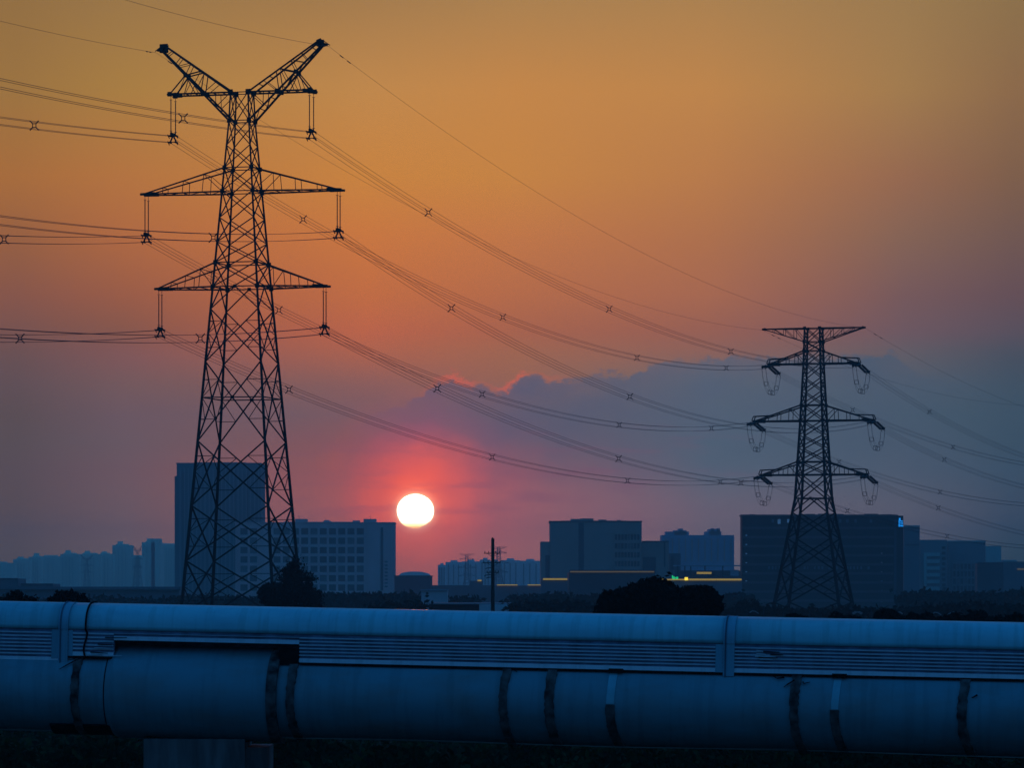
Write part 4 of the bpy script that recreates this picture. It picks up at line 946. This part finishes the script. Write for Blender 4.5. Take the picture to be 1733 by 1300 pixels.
# upper casing
HWd, ZR, ZT, ZB = .38, .795, 1.12, .435
def prof(off=0.0, zb=ZB, zc=None, ribs=True, top=True, pan=True):
    pts = []
    if pan:
        pts.append((-HWd - off, zb - (off if off else 0)))
        if ribs:
            z = zb + .075; pts.append((-HWd - off, z - .022)); pts.append((-HWd + .035, z - .018)); pts.append((-HWd + .035, z - .002))
            n = max(1, int(round((ZR - .02 - z)/.047))); h = (ZR - .02 - z)/n
            for k in range(n):
                pts += [(-HWd - off, z + h*k + .006), (-HWd - off - .004, z + h*(k+1) - .020), (-HWd + .035, z + h*(k+1) - .014), (-HWd + .035, z + h*(k+1) - .002)]
            pts.append((-HWd + .035, ZR - .014)); pts.append((-HWd + .035, ZR - .003))
        else: pts.append((-HWd - off, ZR))
    if top:
        m = 28
        for k in range(m + 1):
            an = math.pi*k/m; c, s = math.cos(an), math.sin(an)
            pts.append((-(HWd + .008 + off)*(abs(c)**.8)*(1 if c > 0 else -1), ZR + (ZT - ZR + off)*(s**.85)))
    return pts
def extrude(b, pts, x0, x1, segs=1, close=True, caps=True):
    base = len(b.v); m = len(pts)
    for i in range(segs + 1):
        x = x0 + (x1 - x0)*i/segs
        for (y, z) in pts: b.v.append((x, y, z))
    for i in range(segs):
        for k in range(m if close else m - 1):
            k2 = (k + 1) % m; b.f.append((base + i*m + k, base + i*m + k2, base + (i+1)*m + k2, base + (i+1)*m + k))
    if caps: b.f.append(tuple(base + k for k in range(m))[::-1]); b.f.append(tuple(base + segs*m + k for k in range(m)))
cas = empty('pipe_casing', (0, 0, 0), 'upper round-topped blue casing with ribbed side panel lying above the thick pipe', 'pipe casing'); cas.matrix_world = Mx
XJ1, XJ2 = xl(105), xl(1231)
segs = [(-45, XJ1, ZB - .07), (XJ1, XJ2, ZB), (XJ2, 45, ZB)]
for i, (a, c, zb) in enumerate(segs):
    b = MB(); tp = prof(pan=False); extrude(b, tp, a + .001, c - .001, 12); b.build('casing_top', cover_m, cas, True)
def panel(a, c, zb, ztop=None, side=-1, name='ribbed_panel'):
    pts = prof(zb=zb, top=False); pts = [(y, z) for y, z in pts]
    pts2 = pts + [(-HWd + .055, ZR - .003), (-HWd + .055, zb)]
    if side > 0: pts2 = [(-y, z) for y, z in pts2][::-1]
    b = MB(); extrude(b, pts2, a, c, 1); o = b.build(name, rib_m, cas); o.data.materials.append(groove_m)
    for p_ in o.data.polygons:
        if abs(p_.center.y) < HWd - .012 or p_.normal.z < -.5: p_.material_index = 1  # inner and downward faces get the painted shade colour
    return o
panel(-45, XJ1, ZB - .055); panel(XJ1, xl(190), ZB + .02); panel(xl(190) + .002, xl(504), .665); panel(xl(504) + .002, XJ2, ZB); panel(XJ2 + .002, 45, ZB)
panel(-45, 45, ZB, side=1)
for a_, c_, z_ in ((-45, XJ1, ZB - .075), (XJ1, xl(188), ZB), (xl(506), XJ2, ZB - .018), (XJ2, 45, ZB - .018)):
    b = MB(); b.box(a_ + .003, c_ - .003, -HWd - .012, -HWd + .1, z_ - .012, z_ + .016); b.build('bottom_shade_strip', dark_m, cas)  # added dark strip paints the shade line under the panel edge
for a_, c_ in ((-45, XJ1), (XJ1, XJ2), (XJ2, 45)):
    b = MB(); b.box(a_ + .004, c_ - .004, -.045, .03, ZT - .006, ZT + .014); b.build('crest_highlight', crest_m, cas)  # added pale strip draws the bright rim along the crest
b = MB(); b.box(-45, xl(190), -HWd + .06, HWd - .06, ZB + .04, ZB + .06); b.box(xl(504), 45, -HWd + .06, HWd - .06, ZB + .04, ZB + .06); b.build('casing_floor', dark_m, cas)
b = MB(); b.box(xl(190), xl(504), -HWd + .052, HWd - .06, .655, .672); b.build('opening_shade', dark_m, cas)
# torn bits of panel left of the opening
rnd = random.Random(9)
for i in range(7):
    b = MB(); x_ = xl(146 + 6*i); z_ = .46 + .045*(i % 6) + .02*rnd.random(); b.beam((x_, -HWd - .02, z_), (x_ + rnd.uniform(.12, .34), -HWd - .02 - rnd.uniform(0, .03), z_ + rnd.uniform(-.01, .012)), .014, .008); b.build('torn_strip', dark_m if i % 2 else pale_m, cas)
for i, (a, z_, w_, m_) in enumerate(((1278, .715, .08, pale_m), (1290, .705, .2, dark_m), (1278, .675, .12, pale_m), (1302, .672, .16, dark_m), (1276, .645, .26, pale_m), (1282, .632, .24, dark_m), (1284, .61, .16, pale_m))):
    b = MB(); x_ = xl(a); b.beam((x_, -HWd - .012, z_), (x_ + w_, -HWd - .016, z_ - .004), .016, .008); b.build('scuff_strip', m_, cas)
for px0, px1, zb in ((97, 113, ZB - .09), (1222, 1241, ZB - .03)):
    b = MB(); pts = prof(off=.018, zb=zb, ribs=False); extrude(b, pts + [], xl(px0), xl(px1), 1); b.build('joint_collar', pipe_m2, cas)
    b = MB(); pts = prof(off=.03, zb=zb, ribs=False); xm = xl(px0 + (px1 - px0)*.15); extrude(b, pts, xm, xm + .016, 1); b.build('collar_bead', dark_bead, cas)
for px0, px1 in ((85, 96.5), (1209, 1221.5), (113.5, 121)):
    b = MB(); b.box(xl(px0), xl(px1), -HWd - .006, -HWd + .02, ZB - .02, ZR - .012); b.build('plain_end_strip', pipe_m2, cas)
b = MB(); pts = [(xl(143) + .06*(1 - math.cos(math.pi*k/20*1.0))*0, -(HWd + .02)*max(-1, min(1, math.cos(R(a_)))), 0) for k, a_ in enumerate(range(0, 105, 5))]
path = []
for k in range(9): path.append((xl(143) - .02*math.sin(k*.6), -HWd - .022, ZB + (ZR - ZB)*k/9))
for k in range(0, 24):
    an = math.pi*k/28; c, s = math.cos(an), math.sin(an)
    path.append((xl(143), -(HWd + .03)*(abs(c)**.8)*(1 if c > 0 else -1), ZR + (ZT - ZR + .022)*(s**.85)))
b = MB(); b.tube(path, .013, 6); o = b.build('cable_tie', dark_m); o.matrix_world = Mx; tag(o, 'thin black cable strapped over the casing right of the left joint', 'cable')
# thin cable slung under the pipe
b = MB(); b.tube([(x_, -.20 + .0*x_, -RP + .012 - .010*math.sin(x_*1.3)) for x_ in [-40 + .8*i for i in range(101)]], .006, 5)
o = b.build('hanging_cable', mat('grey_cable', (.25, .25, .22), .7)); o.matrix_world = Mx; tag(o, 'thin pale cable running along the underside of the thick pipe', 'cable')
# pier
pr = empty('concrete_pier', (0, 0, 0), 'grey concrete pier carrying the pipe sleeve at the bottom left', 'pier')
Yp = 50.8; zt_ = zat(1252, Yp - .6); b = MB()
b.box(xat(243, Yp - .6), xat(414, Yp - .6), Yp - .6, Yp + .8, -.2, zt_); b.build('pier_block', conc_m, pr)
b = MB(); b.box(xat(414.5, Yp - .4), xat(453, Yp - .4), Yp - .4, Yp + .8, -.2, zat(1266, Yp - .4)); b.build('side_block', conc_m, pr)
b = MB(); b.box(xat(255, Yp), xat(440, Yp), Yp - .3, Yp + .5, zt_ - .04, zt_ + .12); b.build('saddle', dark_m, pr)

# ------------------------------------------------------------------ haze
hb = MB(); hb.box(-1550, 1550, -40, HAZE_END, -1.0, HAZE_TOP)
hm = bpy.data.materials.new('haze'); hm.use_nodes = True; ht = hm.node_tree; ht.nodes.clear()
ho = ht.nodes.new('ShaderNodeOutputMaterial'); hv = ht.nodes.new('ShaderNodeVolumePrincipled'); ht.links.new(hv.outputs[0], ho.inputs['Volume'])
hv.inputs['Density'].default_value = HAZE_B; hv.inputs['Color'].default_value = (1.0, .93, .88, 1); hv.inputs['Anisotropy'].default_value = 0.0
hz = hb.build('haze', hm); tag(hz, 'thin blue evening haze over the whole landscape', 'haze', None, 'stuff')
